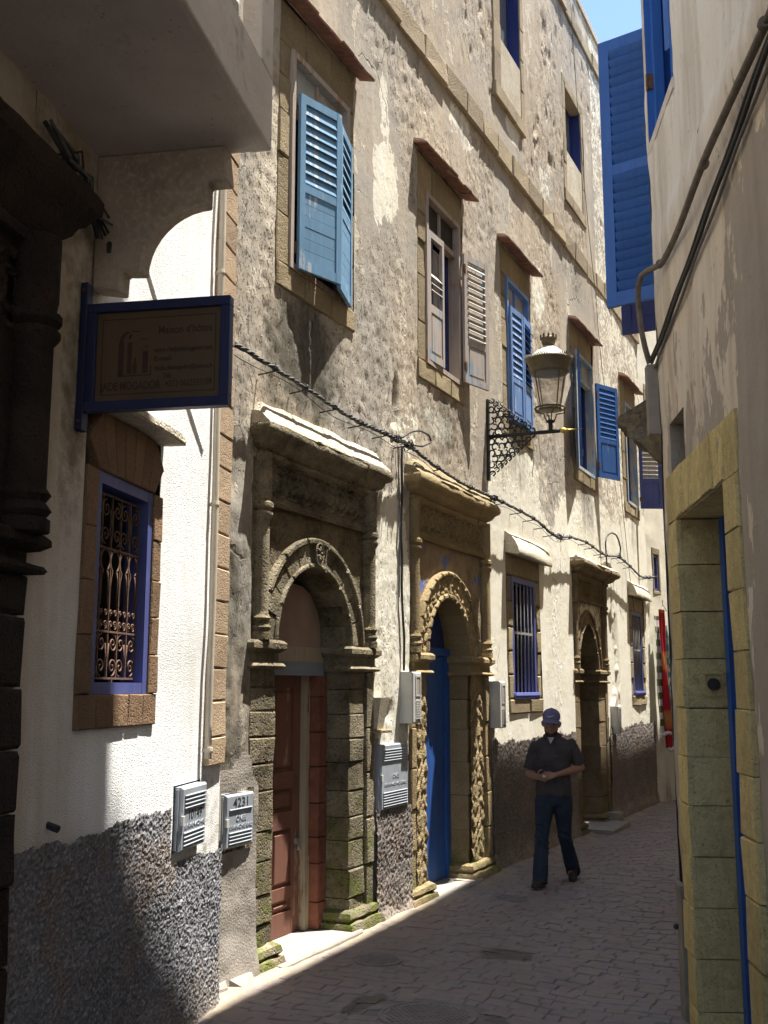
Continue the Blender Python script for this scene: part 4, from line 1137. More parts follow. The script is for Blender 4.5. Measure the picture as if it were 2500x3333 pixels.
def white_disp(Y, Z):
    x = (fbm(Y * .9, Z * .9, 2, 91) - .5) * 0.03 + (fbm(Y * 7, Z * 7, 2, 92) - .5) * 0.002
    # a rough old cable groove runs down to the sign
    d = np.abs((Z - 3.62) + (Y + 0.75) * 0.9)
    x += 0.012 * (1 - np.clip(d / 0.045, 0, 1)) * (Y > -1.2) * (Y < -0.3)
    return x
Wh = [WS, meter_hole]
ys = lines(-2.45, 0.2, 0.0105, (WS[0], WS[1], -0.60, -0.14)); zs = lines(0.0, 5.5, 0.0105, (WS[2], WS[3], .905, 1.265))
relief('wall', ys, zs, white_disp, MAT['whitewash'], white, Wh, masks=white_masks)
relief('wall', lines(-11.0, -2.45, 0.15, (-3.9, -2.75)), lines(-0.5, 9.6, 0.15, (2.41,)), lambda Y, Z: Y * 0, MAT['whitewash'], white, [(-3.9, -2.75, -1.0, 2.41)], masks=lambda Y, Z: (Y * 0 + .9, Y * 0, Y * 0))
relief('wall', lines(-2.45, 0.2, 0.15), lines(5.5, 9.6, 0.15), lambda Y, Z: Y * 0, MAT['whitewash'], white, masks=lambda Y, Z: (Y * 0, Y * 0, Y * 0))
mb = MB(); mb.box(-6.0, -0.75, -11.0, 0.19, -1.0, 9.6); mb.box(-0.75, -0.035, 0.15, 0.195, -1.0, 9.6); mb.box(-0.75, 0.03, -11.0, 0.2, 9.55, 9.65); mb.box(-0.75, -0.035, -11, -10.95, -1, 9.6)
mb.build('wall_core', MAT['slab'], white)
# roughcast plinth
ys = lines(-2.36, 0.2, 0.006, (-0.60, -0.14)); zs = lines(-0.3, 1.22, 0.006, (.905, 1.265))
relief('plinth', ys, zs, rc_disp(0.0125, 0.013, 0.014, 44, 0.03), MAT['roughcast_w'], white,
       holes=[(-0.66, -0.08, 0.86, 1.4)], keep=lambda Y, Z: Z < 1.155 - 0.33 * sstep(-0.42, -0.1, Y) + (fbm(Y * 5, Y * 0, 5, 45, .72) - .5) * 0.09)
# quoin stones
zc = [1.335, 1.505, 1.719, 1.92, 2.128, 2.331, 2.54, 2.756, 2.967, 3.18, 3.389]
while zc[-1] < 5.5: zc.append(zc[-1] + 0.213)
for a, b in zip(zc[:-1], zc[1:]):
    MB().stone(-0.1, 0.027 + random.uniform(-.003, .003), -0.108, 0.205, a + .003, b - .003, 0.007, 0.004).build('quoin_stone', MAT['quoin'], white)
# window
f0, f1, z0, z1 = -1.71, -1.035, 1.77, 2.82
win = frame_mesh(-0.12, 0.004, f0, f1, z0, z1, 0.055).build('window', MAT['blue_frame'], white)
def st(y0, y1, a, b, x=0.018): MB().stone(-0.15, x, y0 + .001, y1 - .001, a + .001, b - .001, 0.006, 0.004).build('surround_stone', MAT['brown_stone'], win)
cuts = [1.77, 2.04, 2.29, 2.54, 2.82]
for a, b in zip(cuts[:-1], cuts[1:]): st(WS[0], f0, a, b)
cuts = [1.77, 1.97, 2.165, 2.36, 2.57, 2.82]
for a, b in zip(cuts[:-1], cuts[1:]): st(f1, WS[1], a, b)
for k in range(5): st(WS[0] + k * .182, WS[0] + (k + 1) * .182, 1.61, 1.77)
n = 7
for k in range(n):                                                    # flat arch of splayed stones
    b0 = f0 + (f1 - f0) * k / n; b1 = f0 + (f1 - f0) * (k + 1) / n
    t0 = WS[0] + (WS[1] - WS[0]) * k / n; t1 = WS[0] + (WS[1] - WS[0]) * (k + 1) / n
    zt = 3.105
    poly = [(b0 + .002, 2.823), (b1 - .002, 2.823), (t1 - .002, zt if k < n - 1 else 2.97), (t0 + .002, zt if k > 0 else 2.95)]
    MB().prism(poly, -0.15, 0.018 + random.uniform(-.002, .003), 0.005).build('voussoir', MAT['brown_stone'], win)
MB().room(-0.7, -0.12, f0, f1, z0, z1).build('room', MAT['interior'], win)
fr = frame_mesh(-0.3, -0.27, f0 + .03, f1 - .03, z0 + .03, z1 - .03, 0.03); fr.box(-.3, -.27, -1.385, -1.36, z0 + .07, z1 - .07); fr.build('sash', MAT['blue_deep'], win)
MB().box(-0.29, -0.284, f0 + .07, f1 - .07, z0 + .07, z1 - .07).build('pane', MAT['glass'], win)
# cream slab over the window
mb = MB(); rings = []
for i in range(15):
    y = -1.74 + (.86) * i / 14
    r = lambda: random.uniform(-.004, .004)
    rings.append([(-0.03, y, 3.115), (0.115 + r(), y, 3.115 + r()), (0.125 + r(), y, 3.13 + r()), (0.12 + r(), y, 3.165 + r()), (0.10 + r(), y, 3.178 + r()), (-0.03, y, 3.20)])
mb.loft(rings); mb.build('hood', MAT['cream_ledge'], win)
# wrought iron grille
def spiral(cx, cz, r, turns, a0, dirn, n=26):
    return [(0.0, cx + r * (1 - .86 * i / n) * math.cos(a0 + dirn * turns * 2 * math.pi * i / n), cz + r * (1 - .86 * i / n) * math.sin(a0 + dirn * turns * 2 * math.pi * i / n)) for i in range(n + 1)]
gx = -0.045
g0, g1, ga, gb = -1.645, -1.10, 1.845, 2.735
NB = 5; pw = (g1 - g0) / NB
gr = MB()
for k in range(NB + 1):
    y = g0 + k * pw
    gr.box(-.005, .005, y - .004, y + .004, ga, gb)
for z in (ga, 2.07, 2.475, gb): gr.box(-.006, .006, g0, g1, z - .005, z + .005)
gr.box(-.008, .008, -1.375, -1.365, z0 + .055, ga)
grille = gr.build('grille', MAT['rust'], win, loc=(gx, 0, 0))
def scroll(paths, r=0.0045):
    mb = MB()
    for p in paths: mb.tube(p, r, 5)
    mb.build('scroll', MAT['rust'], grille, True)
for k in range(NB):
    c = g0 + (k + .5) * pw
    # keyhole arch
    a_ = [(0, c + pw * .46 * math.cos(t), 2.415 + pw * .5 * math.sin(t)) for t in np.linspace(-1.05, math.pi + 1.05, 20)]
    scroll([a_ + [(0, c - pw * .34, 2.33), (0, c - pw * .36, 2.2)], [(0, c + pw * .36, 2.2), (0, c + pw * .34, 2.33), a_[0]]])
    # paired small scrolls at the foot of the bars
    for zc_, rr in ((2.105, .03), (2.165, .021)):
        scroll([spiral(c - pw * .22, zc_, rr * .75, 1.4, -math.pi / 2, -1), spiral(c + pw * .22, zc_, rr * .75, 1.4, -math.pi / 2, 1)], .004)
# big scroll panels above and below
for zz0, zz1 in ((ga, 2.07), (2.475, gb)):
    zm = (zz0 + zz1) / 2; hh = (zz1 - zz0) / 2
    for k in range(NB):
        c = g0 + (k + .5) * pw; sgn = 1 if k % 2 else -1
        scroll([spiral(c - sgn * pw * .1, zm + hh * .5, pw * .42, 1.5, math.pi / 2, sgn), spiral(c - sgn * pw * .1, zm - hh * .5, pw * .42, 1.5, -math.pi / 2, -sgn),
                [(0, c + sgn * pw * .32, zm + hh * .5), (0, c + sgn * pw * .38, zm), (0, c + sgn * pw * .32, zm - hh * .5)]])

# balcony
SE = -1.745
bal = MB()
bal.box(-0.1, 0.835, -9.0, SE, 4.33, 4.45)
bo = bal.build('balcony', MAT['slab'], white)
bo['label'] = 'limewashed balcony slab overhead with solid parapet'
bv = bo.modifiers.new('edge', 'BEVEL'); bv.width = 0.025; bv.segments = 3
mb = MB(); mb.box(0.735, 0.838, -9.0, SE + .003, 4.333, 4.70); mb.box(0.736, 0.8375, -1.93, SE + .0025, 4.70, 5.6); mb.box(0.735, 0.836, -9.0, -1.93, 5.45, 5.6)
mb.box(0.0, 0.735, SE - .1, SE - .001, 4.45, 4.70); mb.box(0.0, 0.735, SE - .1, SE - .001, 5.45, 5.6); mb.box(0.735, 0.836, -4.2, -4.0, 4.7, 5.45)
o = mb.build('parapet', MAT['slab'], bo); bv = o.modifiers.new('edge', 'BEVEL'); bv.width = 0.012; bv.segments = 2
for y in (-2.28, -2.62, -2.96, -3.3):
    m2 = MB(); m2.lathe([(.05, 0), (.05, .05), (.03, .07), (.06, .2), (.075, .3), (.055, .42), (.03, .52), (.045, .58), (.03, .62), (.05, .68), (.05, .75)], (0.785, y, 4.70), 14)
    smooth_angle(m2.build('baluster', MAT['cream_ledge'], bo), 40)
prof = [(0, 4.328), (0.64, 4.328), (0.66, 4.15), (0.556, 4.15), (0.555, 4.05)]
prof += [(0.245 + .27 * math.sin(t), 3.76 + .29 * math.cos(t) - .0) for t in ()]
for k in range(1, 10):
    t = k / 10 * math.pi / 2
    prof.append((0.555 - 0.31 * math.sin(t), 3.74 + 0.31 * math.cos(t) - 0.0))
prof += [(0.245, 3.73), (0.15, 3.735), (0.146, 3.635), (0.0, 3.66)]
for s0_ in (-1.855, -4.2):
    m2 = MB()
    m2.loft([[(x, s0_, z) for x, z in prof], [(x, s0_ + .105, z) for x, z in prof]])
    o = m2.build('bracket', MAT['bracket'], bo)
    bv = o.modifiers.new('edge', 'BEVEL'); bv.width = 0.012; bv.segments = 2

# very dark brown doorway at the edge of the picture
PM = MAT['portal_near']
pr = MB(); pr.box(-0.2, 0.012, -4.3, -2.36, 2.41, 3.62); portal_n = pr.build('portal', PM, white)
portal_n['label'] = 'dark brown stone doorway at the left edge'
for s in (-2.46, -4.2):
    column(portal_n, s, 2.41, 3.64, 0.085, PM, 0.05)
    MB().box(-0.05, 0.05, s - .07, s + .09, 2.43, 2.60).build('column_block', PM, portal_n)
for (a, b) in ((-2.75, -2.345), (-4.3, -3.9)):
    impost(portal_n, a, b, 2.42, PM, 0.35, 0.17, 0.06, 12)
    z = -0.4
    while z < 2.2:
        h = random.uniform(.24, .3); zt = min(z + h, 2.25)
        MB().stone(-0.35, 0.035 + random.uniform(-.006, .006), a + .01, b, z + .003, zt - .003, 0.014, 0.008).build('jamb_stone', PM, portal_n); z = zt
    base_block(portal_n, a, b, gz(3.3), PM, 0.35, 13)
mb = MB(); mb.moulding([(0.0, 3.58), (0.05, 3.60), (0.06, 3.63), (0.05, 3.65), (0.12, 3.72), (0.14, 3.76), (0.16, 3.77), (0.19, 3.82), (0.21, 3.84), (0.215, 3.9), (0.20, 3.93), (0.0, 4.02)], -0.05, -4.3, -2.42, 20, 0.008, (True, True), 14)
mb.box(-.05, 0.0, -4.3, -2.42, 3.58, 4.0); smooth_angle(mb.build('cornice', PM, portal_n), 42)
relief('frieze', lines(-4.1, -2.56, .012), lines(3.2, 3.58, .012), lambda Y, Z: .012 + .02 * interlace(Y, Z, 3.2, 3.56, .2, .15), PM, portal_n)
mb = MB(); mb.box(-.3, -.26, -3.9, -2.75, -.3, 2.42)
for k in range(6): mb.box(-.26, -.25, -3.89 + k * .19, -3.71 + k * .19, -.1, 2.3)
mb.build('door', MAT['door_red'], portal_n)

# short outlet stub low on the wall
m2 = MB(); m2.tube([(-.02, -2.02, 1.235), (.05, -2.03, 1.215)], .016, 10); m2.build('outlet', MAT['iron'], white)
# drainpipe on the white house
mb = MB(); mb.tube([(0.04 + .004 * math.sin(z * 3), -0.148 + .004 * math.sin(z * 2.1), z) for z in np.linspace(1.385, 5.6, 22)], 0.021, 12)
pp = empty('drainpipe', (0.192, 5.556, 0.0), WA); mb.build('pipe', MAT['pipe'], pp, True)
tag(pp, 'thin cream drainpipe at the corner of the white house', 'pipe')
for z in (1.42, 2.9, 4.4):
    m2 = MB(); m2.lathe([(.025, 0), (.027, .01), (.025, .03)], (0.041, -0.148, z), 12); m2.box(0.0, .03, -.155, -.14, z + .005, z + .022); m2.build('clip', MAT['pipe'], pp)

# ------------------------------------------------------------------ hanging sign
def text_mesh(body, size, extrude=0.001, align='LEFT', bold=0.0):
    cu = bpy.data.curves.new('t', 'FONT'); cu.body = body; cu.size = size; cu.extrude = extrude; cu.align_x = align; cu.offset = bold; cu.resolution_u = 3
    ob = bpy.data.objects.new('t', cu); col.objects.link(ob)
    bpy.context.view_layer.update()
    me = bpy.data.meshes.new_from_object(ob.evaluated_get(bpy.context.evaluated_depsgraph_get()))
    bpy.data.objects.remove(ob); bpy.data.curves.remove(cu)
    me.materials.clear()
    return me

sign = empty('hanging_sign', (0.192, 5.556, 0.0), WA)
tag(sign, 'dark navy framed guest house sign hanging out over the alley', 'sign')
SY = -1.955
x0, x1, z0, z1 = 0.035, 0.72, 3.035, 3.545
fr = MB(); w = 0.045; th = 0.055
for (a, b, c, d) in ((x0, x1, z0, z0 + w), (x0, x1, z1 - w, z1)): fr.box(a, b, SY, SY + th, c, d)
for (a, b) in ((x0, x0 + w), (x1 - w, x1)): fr.box(a, b, SY + .001, SY + th - .001, z0 + w, z1 - w)
o = fr.build('frame', MAT['blue_sign'], sign); bv = o.modifiers.new('edge', 'BEVEL'); bv.width = 0.004; bv.segments = 2
MB().box(x0 + w - .002, x1 - w + .002, SY + .02, SY + .035, z0 + w - .002, z1 - w + .002).build('board', MAT['sign_face'], sign)
mp = MB(); mp.box(0.0, 0.034, SY - .005, SY + .055, 2.95, 3.65); o = mp.build('wall_plate', MAT['blue_sign'], sign); bv = o.modifiers.new('edge', 'BEVEL'); bv.width = 0.003
for z in (2.99, 3.61):
    b = MB(); b.tube([(.017, SY - .014, z), (.017, SY - .004, z)], .009, 6); b.build('bolt', MAT['rust'], sign)
# thin red border line and lettering
bd = MB()
for (a, b, c, d) in ((x0 + .07, x1 - .07, z0 + .075, z0 + .079), (x0 + .07, x1 - .07, z1 - .08, z1 - .076), (x0 + .07, x0 + .074, z0 + .075, z1 - .076), (x1 - .074, x1 - .07, z0 + .075, z1 - .076)):
    bd.box(a, b, SY + .0185, SY + .0195, c, d)
bd.build('border_line', MAT['sign_ink'], sign)
def sx(u): return x0 + w + (u - 60) / (1560 - 60) * (x1 - x0 - 2 * w)
def sz(v): return z1 - w - (v - 80) / (1110 - 80) * (z1 - z0 - 2 * w)
for body, u, v, size, wid in (("Maison d'hôtes", 805, 355, .050, 640), ("www.riadjademogador.net", 765, 565, .030, 700), ("E-mail", 765, 668, .030, 200), ("riadja.demogador@yahoo.fr", 770, 775, .030, 700), ("Tél:", 880, 868, .030, 100),
                              ("JADE MOGADOR", 130, 985, .055, 730), ("+212 0662337109", 905, 970, .042, 555)):
    me = text_mesh(body, size, 0.0006, 'LEFT', 0.0008)
    xs = [v_.co.x for v_ in me.vertices]; k = (wid / 1500 * (x1 - x0 - 2 * w)) / (max(xs) - min(xs))
    o = link('lettering', me, MAT['sign_ink'], sign, (sx(u), SY + .0188, sz(v)), (math.pi / 2, 0, 0)); o.scale = (k, 1, 1)
lg = MB()
def sq(u0, v0, u1, v1): lg.box(sx(u0), sx(u1), SY + .018, SY + .0195, sz(v1), sz(v0))
sq(330, 440, 395, 830); sq(440, 440, 492, 800); sq(625, 545, 690, 800); sq(330, 818, 735, 830); sq(722, 720, 735, 830); sq(520, 620, 545, 690); sq(505, 690, 560, 800)
arc = [(395 + 65 - 100 * math.cos(t), 440 - 130 * math.sin(t)) for t in np.linspace(0.0, 1.5, 10)]
for (ua, va), (ub, vb) in zip(arc[:-1], arc[1:]):
    lg.add([(sx(ua - 22), SY + .0185, sz(va)), (sx(ua + 22), SY + .0185, sz(va + 12)), (sx(ub + 22), SY + .0185, sz(vb + 14)), (sx(ub - 22), SY + .0185, sz(vb))], [(0, 1, 2, 3)])
lg.tube([(sx(470), SY + .019, sz(372)), (sx(471), SY + .019, sz(372.5))], .011, 10)
for u, v, k in ((535, 315, 1.0), (630, 410, .9), (672, 495, .5)):                      # birds
    lg.tube([(sx(u - 50 * k), SY + .019, sz(v - 12 * k)), (sx(u - 15 * k), SY + .019, sz(v - 8 * k)), (sx(u), SY + .019, sz(v + 8 * k)), (sx(u + 18 * k), SY + .019, sz(v - 6 * k)), (sx(u + 50 * k), SY + .019, sz(v - 4 * k))], .0022, 5)
lg.build('tower_emblem', MAT['sign_ink'], sign)

# ------------------------------------------------------------------ meter lids
def meter_lid(loc, rz, W, H, D, label, group, number=None, l1='ONEE', l2='BRANCHE EAU', top=1, bottom=4, tilt=0.0):
    """front faces +X, width along Y, base centre at loc"""
    r = empty('meter_cabinet', loc, rz); r.rotation_euler = (0, tilt, rz)
    tag(r, label, 'meter box', group)
    mb = MB(); mb.prism([(-W / 2, 0), (W / 2, 0), (W / 2, H), (-W / 2, H)], -0.12, D, 0.012); mb.box(-.02, D - .02, -W / 2 - .012, -W / 2, .01, H - .01)
    mb.build('lid', MAT['meter'], r)
    def ribs(za, n):
        for k in range(n):
            z = za + k * .022
            b = MB(); b.prism([(-W / 2 + .035, z), (W / 2 - .03, z), (W / 2 - .03, z + .009), (-W / 2 + .035, z + .009)], D - .002, D + .008, .004); b.build('rib', MAT['meter'], r)
    ribs(.025, bottom)
    if top == 1: ribs(H - .10, 1)
    else: ribs(H - .03 - top * .022, top)
    def lt(body, z, size, mat, ext=.0015, wid=None):
        me = text_mesh(body, size, ext, 'CENTER', 0.0004)
        o = link('lettering', me, mat, r, (D + .0012, 0.01, z), (math.pi / 2, 0, math.pi / 2))
        if wid:
            xs = [v.co.x for v in me.vertices]; o.scale = (wid / (max(xs) - min(xs)), 1, 1)
    k_ = .02 + bottom * .022
    if l1: lt(l1, k_ + .022 + .045 * (H > .4) + .035, .05, MAT['meter'], .0014)
    if l2: lt(l2, k_ + .012 + .03 * (H > .4), .034, MAT['meter'], .0014, W * .8)
    if number: lt(number, (H - .082) if top == 1 else k_ + .055, .085 if top == 1 else .075, MAT['ink'], .0004, W * .52)
    h = MB(); h.box(D - .002, D + .012, -W / 2 - .008, -W / 2 + .022, H * .5 - .03, H * .5 + .02); h.build('catch', MAT['meter_light'], r)
    return r
def wpt(s, x, z):
    return (0.192 + x * math.cos(WA) - s * math.sin(WA), 5.556 + x * math.sin(WA) + s * math.cos(WA), z)
meter_lid(wpt(-.37, 0.02, .91), WA, .40, .345, .02, 'tilted grey lid numbered 10149 low on the white house', 'utility meter lids', '10149', None, 'BRANCHE', 4, 4, 0.02)
meter_lid((0.04, 6.095, .785), 0.03, .35, .335, .03, 'grey lid numbered 4231 set in cement beside the red door', 'utility meter lids', '4231', 'ONEE', 'BRANCHE EAU', 1, 4)
meter_lid((0.0, 8.59, .785), 0.0, .56, .54, .035, 'larger grey lid with many ribs between the two doorways', 'utility meter lids', None, 'ONEE', 'BRANCHE EAU', 5, 6)
def meter_box(y, z, W, H, label, x=0.0):
    r = empty('meter_box', (x, y, z)); tag(r, label, 'meter box', 'small electricity meter boxes')
    mb = MB(); mb.prism([(-W / 2, 0), (W / 2, 0), (W / 2, H), (-W / 2, H)], -.02, .12, .012); mb.build('case', MAT['meter_light'], r)
    f = frame_mesh(.118, .127, -W * .2, W * .36, H * .52, H * .93, .015); f.build('window_rim', MAT['meter_light'], r)
    MB().box(.119, .121, -W * .2 + .015, W * .36 - .015, H * .52 + .015, H * .93 - .015).build('window_pane', MAT['cement'], r)
    for k in range(8):
        b = MB(); b.box(.119, .125, -W * .2, W * .36, H * .08 + k * .022, H * .08 + k * .022 + .010); b.build('rib', MAT['meter_light'], r)
    MB().box(.119, .1225, W * .1, W * .2, .012, .035).build('lock', MAT['ink'], r)
meter_box(8.88, 1.49, .2, .45, 'pale meter box left of the golden doorway')
meter_box(11.22, 1.37, .2, .5, 'pale meter box right of the golden doorway')
meter_box(16.72, 1.10, .2, .42, 'pale meter box right of the pointed doorway')

# tapered stub in a broken hole between the doorways
m2 = MB(); m2.loft([[(-.05, 8.21, 1.46), (.045, 8.21, 1.46), (.045, 8.32, 1.46), (-.05, 8.32, 1.46)], [(-.05, 8.19, 1.72), (.085, 8.19, 1.72), (.085, 8.37, 1.72), (-.05, 8.37, 1.72)]])
o = m2.build('tapered_stub', MAT['cream_ledge'], tan); o['label'] = 'beige tapered stub beside the dark doorway'
m2 = MB(); m2.stone(-.04, .09, 8.19, 8.41, 1.425, 1.455, .006, .004); m2.build('stub_ledge', MAT['ledge_stone'], tan)
# tangle of old cables under the balcony
tg = empty('cable_tangle', wpt(-2.1, .05, 4.05), WA); tag(tg, 'tangle of old cables above the dark brown doorway under the balcony', 'cable')
rt = random.Random(8)
for k in range(9):
    a = [(-.03 + rt.uniform(0, .06), -.28 + rt.uniform(-.06, .1), .10 + rt.uniform(-.05, .06))]
    for j in range(1, 5): a.append((rt.uniform(-.01, .07), -.28 + j * .12 + rt.uniform(-.03, .03), .10 - j * .055 + rt.uniform(-.045, .045)))
    m2 = MB(); m2.tube(a, rt.choice((.006, .008, .011)), 6); m2.build('cable_piece', MAT['cable'] if k % 3 else MAT['cable_grey'], tg, True)
m2 = MB(); m2.lathe([(.02, 0), (.022, .05), (.016, .06)], (.03, .26, -.22), 10); m2.build('cable_cap', MAT['cable'], tg)
# ------------------------------------------------------------------ shaded house on the right (own frame: X into the wall, Y along it)
RA = math.radians(20.8)
right = empty('beige_house', (2.81, 6.576, 0.0), RA)
tag(right, 'shaded beige house on the right with a yellow stone doorway', 'house')
DOOR = (-1.43, -0.27, -2.0, 2.775); NICHE = (-0.50, -0.09, 3.075, 3.385); RWIN = (-0.66, 0.11, 5.335, 7.2)
def right_masks(Y, Z):
    up = sstep(-0.35, 0.35, Z - (4.42 + 0.05 * np.sin(Y * 2)))
    pz = 0.35 + 0.5 * sstep(-1.2, -2.6, Y) + 0.25 * (1 - sstep(3.0, 4.2, Z))
    cr = np.maximum(blob(Y, Z, -1.35, 4.62, 0.9, 0.35, 0.6), blob(Y, Z, -0.3, 4.3, 0.4, 0.15, 0.6))
    return up * 0.75, np.clip(pz, 0, 1) * (1 - up * .8), np.clip(cr, 0, 1)
def right_disp(Y, Z):
    x = (fbm(Y * .9, Z * .9, 3, 120) - .5) * .05 + (fbm(Y * 5, Z * 4, 4, 121) - .5) * .02
    x -= 0.03 * blob(Y, Z, -1.6, 4.55, 1.4, 0.12, 0.8)
    return x
ys = lines(-4.2, 0.19, 0.03, (DOOR[0], DOOR[1], NICHE[0], NICHE[1], RWIN[0], RWIN[1])); zs = lines(-0.5, 7.4, 0.03, (2.775, NICHE[2], NICHE[3], RWIN[2], RWIN[3]))
relief('wall', ys, zs, right_disp, MAT['oldwall'], right, [DOOR, NICHE, RWIN], masks=right_masks, facing=-1)
far_c = lambda Y, Z: (Y * 0 + .6 * (Z > 4.4), Y * 0 + .3, Y * 0)
relief('wall', lines(-12.0, -4.2, .2), lines(-0.5, 12.2, .2), lambda Y, Z: Y * 0, MAT['oldwall'], right, masks=far_c, facing=-1)
relief('wall', lines(-4.2, .19, .1), lines(7.4, 12.9, .1), lambda Y, Z: Y * 0, MAT['oldwall'], right, masks=far_c, facing=-1, keep=lambda Y, Z: Z < 12.85 - 1.75 * np.clip(Y + .2, 0, 1))
# rounded corner where the alley bends
mb = MB(); n = 6; rings = []
for z in np.linspace(-.5, 11.8, 60):
    ring = []
    for k in range(n + 1):
        a = k / n; ring.append((0.0 + .14 * (1 - math.cos(a * 1.2)) + .006 * math.sin(z * 1.3), .19 + .11 * math.sin(a * 1.2) / math.sin(1.2), z))
    rings.append(ring)
mb.loft(rings, False); o = mb.build('corner', MAT['oldwall'], right, True)
at = o.data.color_attributes.new('wear', 'FLOAT_COLOR', 'POINT')
for i, v in enumerate(o.data.vertices): at.data[i].color = (.7 if v.co.z > 4.4 else 0.0, .3, .3, 1)
mb = MB(); mb.box(0.9, 7.0, -12.0, 0.30, -1.0, 11.7); mb.box(0.03, 7.0, -12.0, -0.20, 11.72, 17.0); mb.box(0.02, .9, -12, -11.9, -1, 12.2); mb.box(0.03, .95, -.19, .2, 11.68, 11.72)
mb.box(.13, .95, .20, .29, -1, 11.7)
mb.loft([[(0.02, -.2, 11.72), (.02, .22, 11.72), (.02, .22, 12.1), (.02, -.2, 12.84)], [(0.4, -.2, 11.72), (.4, .22, 11.72), (.4, .22, 12.1), (.4, -.2, 12.84)]])
mb.build('wall_core', MAT['oldwall'], right)
# yellow stone doorway
px = -0.022
dw = MB(); dw.box(.25, .30, -1.45, -.25, -.3, 2.8); doorR = dw.build('door', MAT['blue_door'], right); doorR['label'] = 'dark blue door deep in the yellow doorway'
mb = MB(); mb.box(.22, .26, -.36, -.268, -.3, 2.775); mb.build('door_post', MAT['blue_door'], doorR)
def rst(y0, y1, z0, z1, nm='jamb_stone', x1=.30, x=None, ch=0.005):
    m = MB(); m.stone(-x1, -(px if x is None else x) + random.uniform(-.004, .004), y0, y1, z0, z1, ch, 0.007)
    m.v = [(-a, b, c) for a, b, c in m.v]; m.f = [f[::-1] for f in m.f]
    m.build(nm, MAT['yellow_paint'], doorR)
cl = [-.4, .06, .33, .601, .872, 1.148, 1.414, 1.686, 1.963, 2.234, 2.506, 2.773]
for a, b in zip(cl[:-1], cl[1:]): rst(-.268, .0, a + .0015, b - .0015)
cr_ = [-.4, .05, .33, .60, .884, 1.141, 1.418, 1.704, 1.965, 2.242, 2.518, 2.773]
for a, b in zip(cr_[:-1], cr_[1:]): rst(-1.69, -1.432, a + .0015, b - .0015)
for k in range(7): rst(-1.69 + k * .2414, -1.69 + (k + 1) * .2414, 2.778, 3.068, 'lintel_stone')
# round drain socket in the reveal
m = MB(); m.tube([(.146, -.29, 1.82), (.146, -.262, 1.82)], .034, 16); m.build('drain_hole', MAT['interior'], doorR)
m = MB(); 
for (a, b, c, d) in ((.09, .10, 1.76, 1.88), (.195, .205, 1.76, 1.88), (.09, .205, 1.755, 1.765), (.09, .205, 1.875, 1.885)): m.box(a, b, -.276, -.262, c, d)
m.build('drain_rim', MAT['yellow_paint'], doorR)
m = MB(); m.stone(-.9, .12, -1.45, -.25, -.4, gz(6) + .05, .02, .01); m.v = [(-a, b, c) for a, b, c in m.v]; m.f = [f[::-1] for f in m.f]; m.build('threshold', MAT['concrete'], doorR)
# small niche
m = MB(); m.room(-.28, 0, NICHE[0], NICHE[1], NICHE[2], NICHE[3]); m.v = [(-a - .0, b, c) for a, b, c in m.v]; m.f = [f[::-1] for f in m.f]; m.build('niche', MAT['cement'], right)
# tall window with blue frame
m = MB(); m.room(-.5, .012, RWIN[0], RWIN[1], RWIN[2], RWIN[3]); m.v = [(-a, b, c) for a, b, c in m.v]; m.f = [f[::-1] for f in m.f]
winR = m.build('window', MAT['blue_big'], right); winR['label'] = 'cobalt blue window high on the shaded house'
m = MB(); m.box(.03, .09, RWIN[0], RWIN[0] + .07, RWIN[2], RWIN[3]); m.box(.03, .09, RWIN[1] - .07, RWIN[1], RWIN[2], RWIN[3]); m.box(.031, .089, RWIN[0] + .07, RWIN[1] - .07, RWIN[2], RWIN[2] + .06); m.build('frame', MAT['blue_big'], winR)
m = MB(); m.box(0, .035, -.5, 0, 0, 1.2); m.build('open_sash', MAT['blue_big'], winR, loc=(.02, -.36, 5.70), rot=(0, 0, math.radians(38)))
for z in (5.72, 6.9):
    m = MB(); m.box(.0, .03, RWIN[1] - .02, RWIN[1] + .015, z, z + .1); m.tube([(-.008, RWIN[1] + .0, z - .01), (-.008, RWIN[1], z + .11)], .01, 8); m.build('hinge', MAT['rust'], winR)
m = MB()
m.box(-.014, .01, RWIN[1] + .002, RWIN[1] + .075, RWIN[2] - .06, RWIN[3]); m.box(-.012, .01, RWIN[0] - .02, RWIN[1] + .001, RWIN[2] - .07, RWIN[2] - .003); m.build('architrave', MAT['slab'], winR)

def rpt(s, x, z):
    """point in front of (x>0) the shaded house wall, world"""
    return (2.81 - x * math.cos(RA) - s * math.sin(RA), 6.576 - x * math.sin(RA) + s * math.cos(RA), z)
# grey conduit running along the wall and round the corner
path = [rpt(s, .045 + .01 * math.sin(s * 3), 4.36 + .02 * math.sin(s * 2.2) + .05 * max(0, -s - 1.9)) for s in np.linspace(-3.4, -.28, 24)]
path += [rpt(-.16, .06, 4.37), rpt(-.03, .085, 4.40), rpt(.07, .105, 4.41), rpt(.15, .115, 4.36), rpt(.20, .11, 4.25), rpt(.22, .095, 4.1), rpt(.24, .07, 3.98), rpt(.25, .045, 3.88)]
m = MB(); m.tube(path, .0185, 10)
cd = m.build('conduit_pipe', MAT['conduit'], None, True); tag(cd, 'thick grey conduit bending round the corner of the shaded house', 'pipe')
for s, z in ((-2.6, 4.4), (-1.5, 4.37), (-.25, 4.36)):
    m = MB(); p0 = Vector(rpt(s, .045, z)); p1_ = Vector(rpt(s + .03, .045, z)); m.tube([p0, p1_], .025, 10); m.build('pipe_clip', MAT['conduit'], cd)
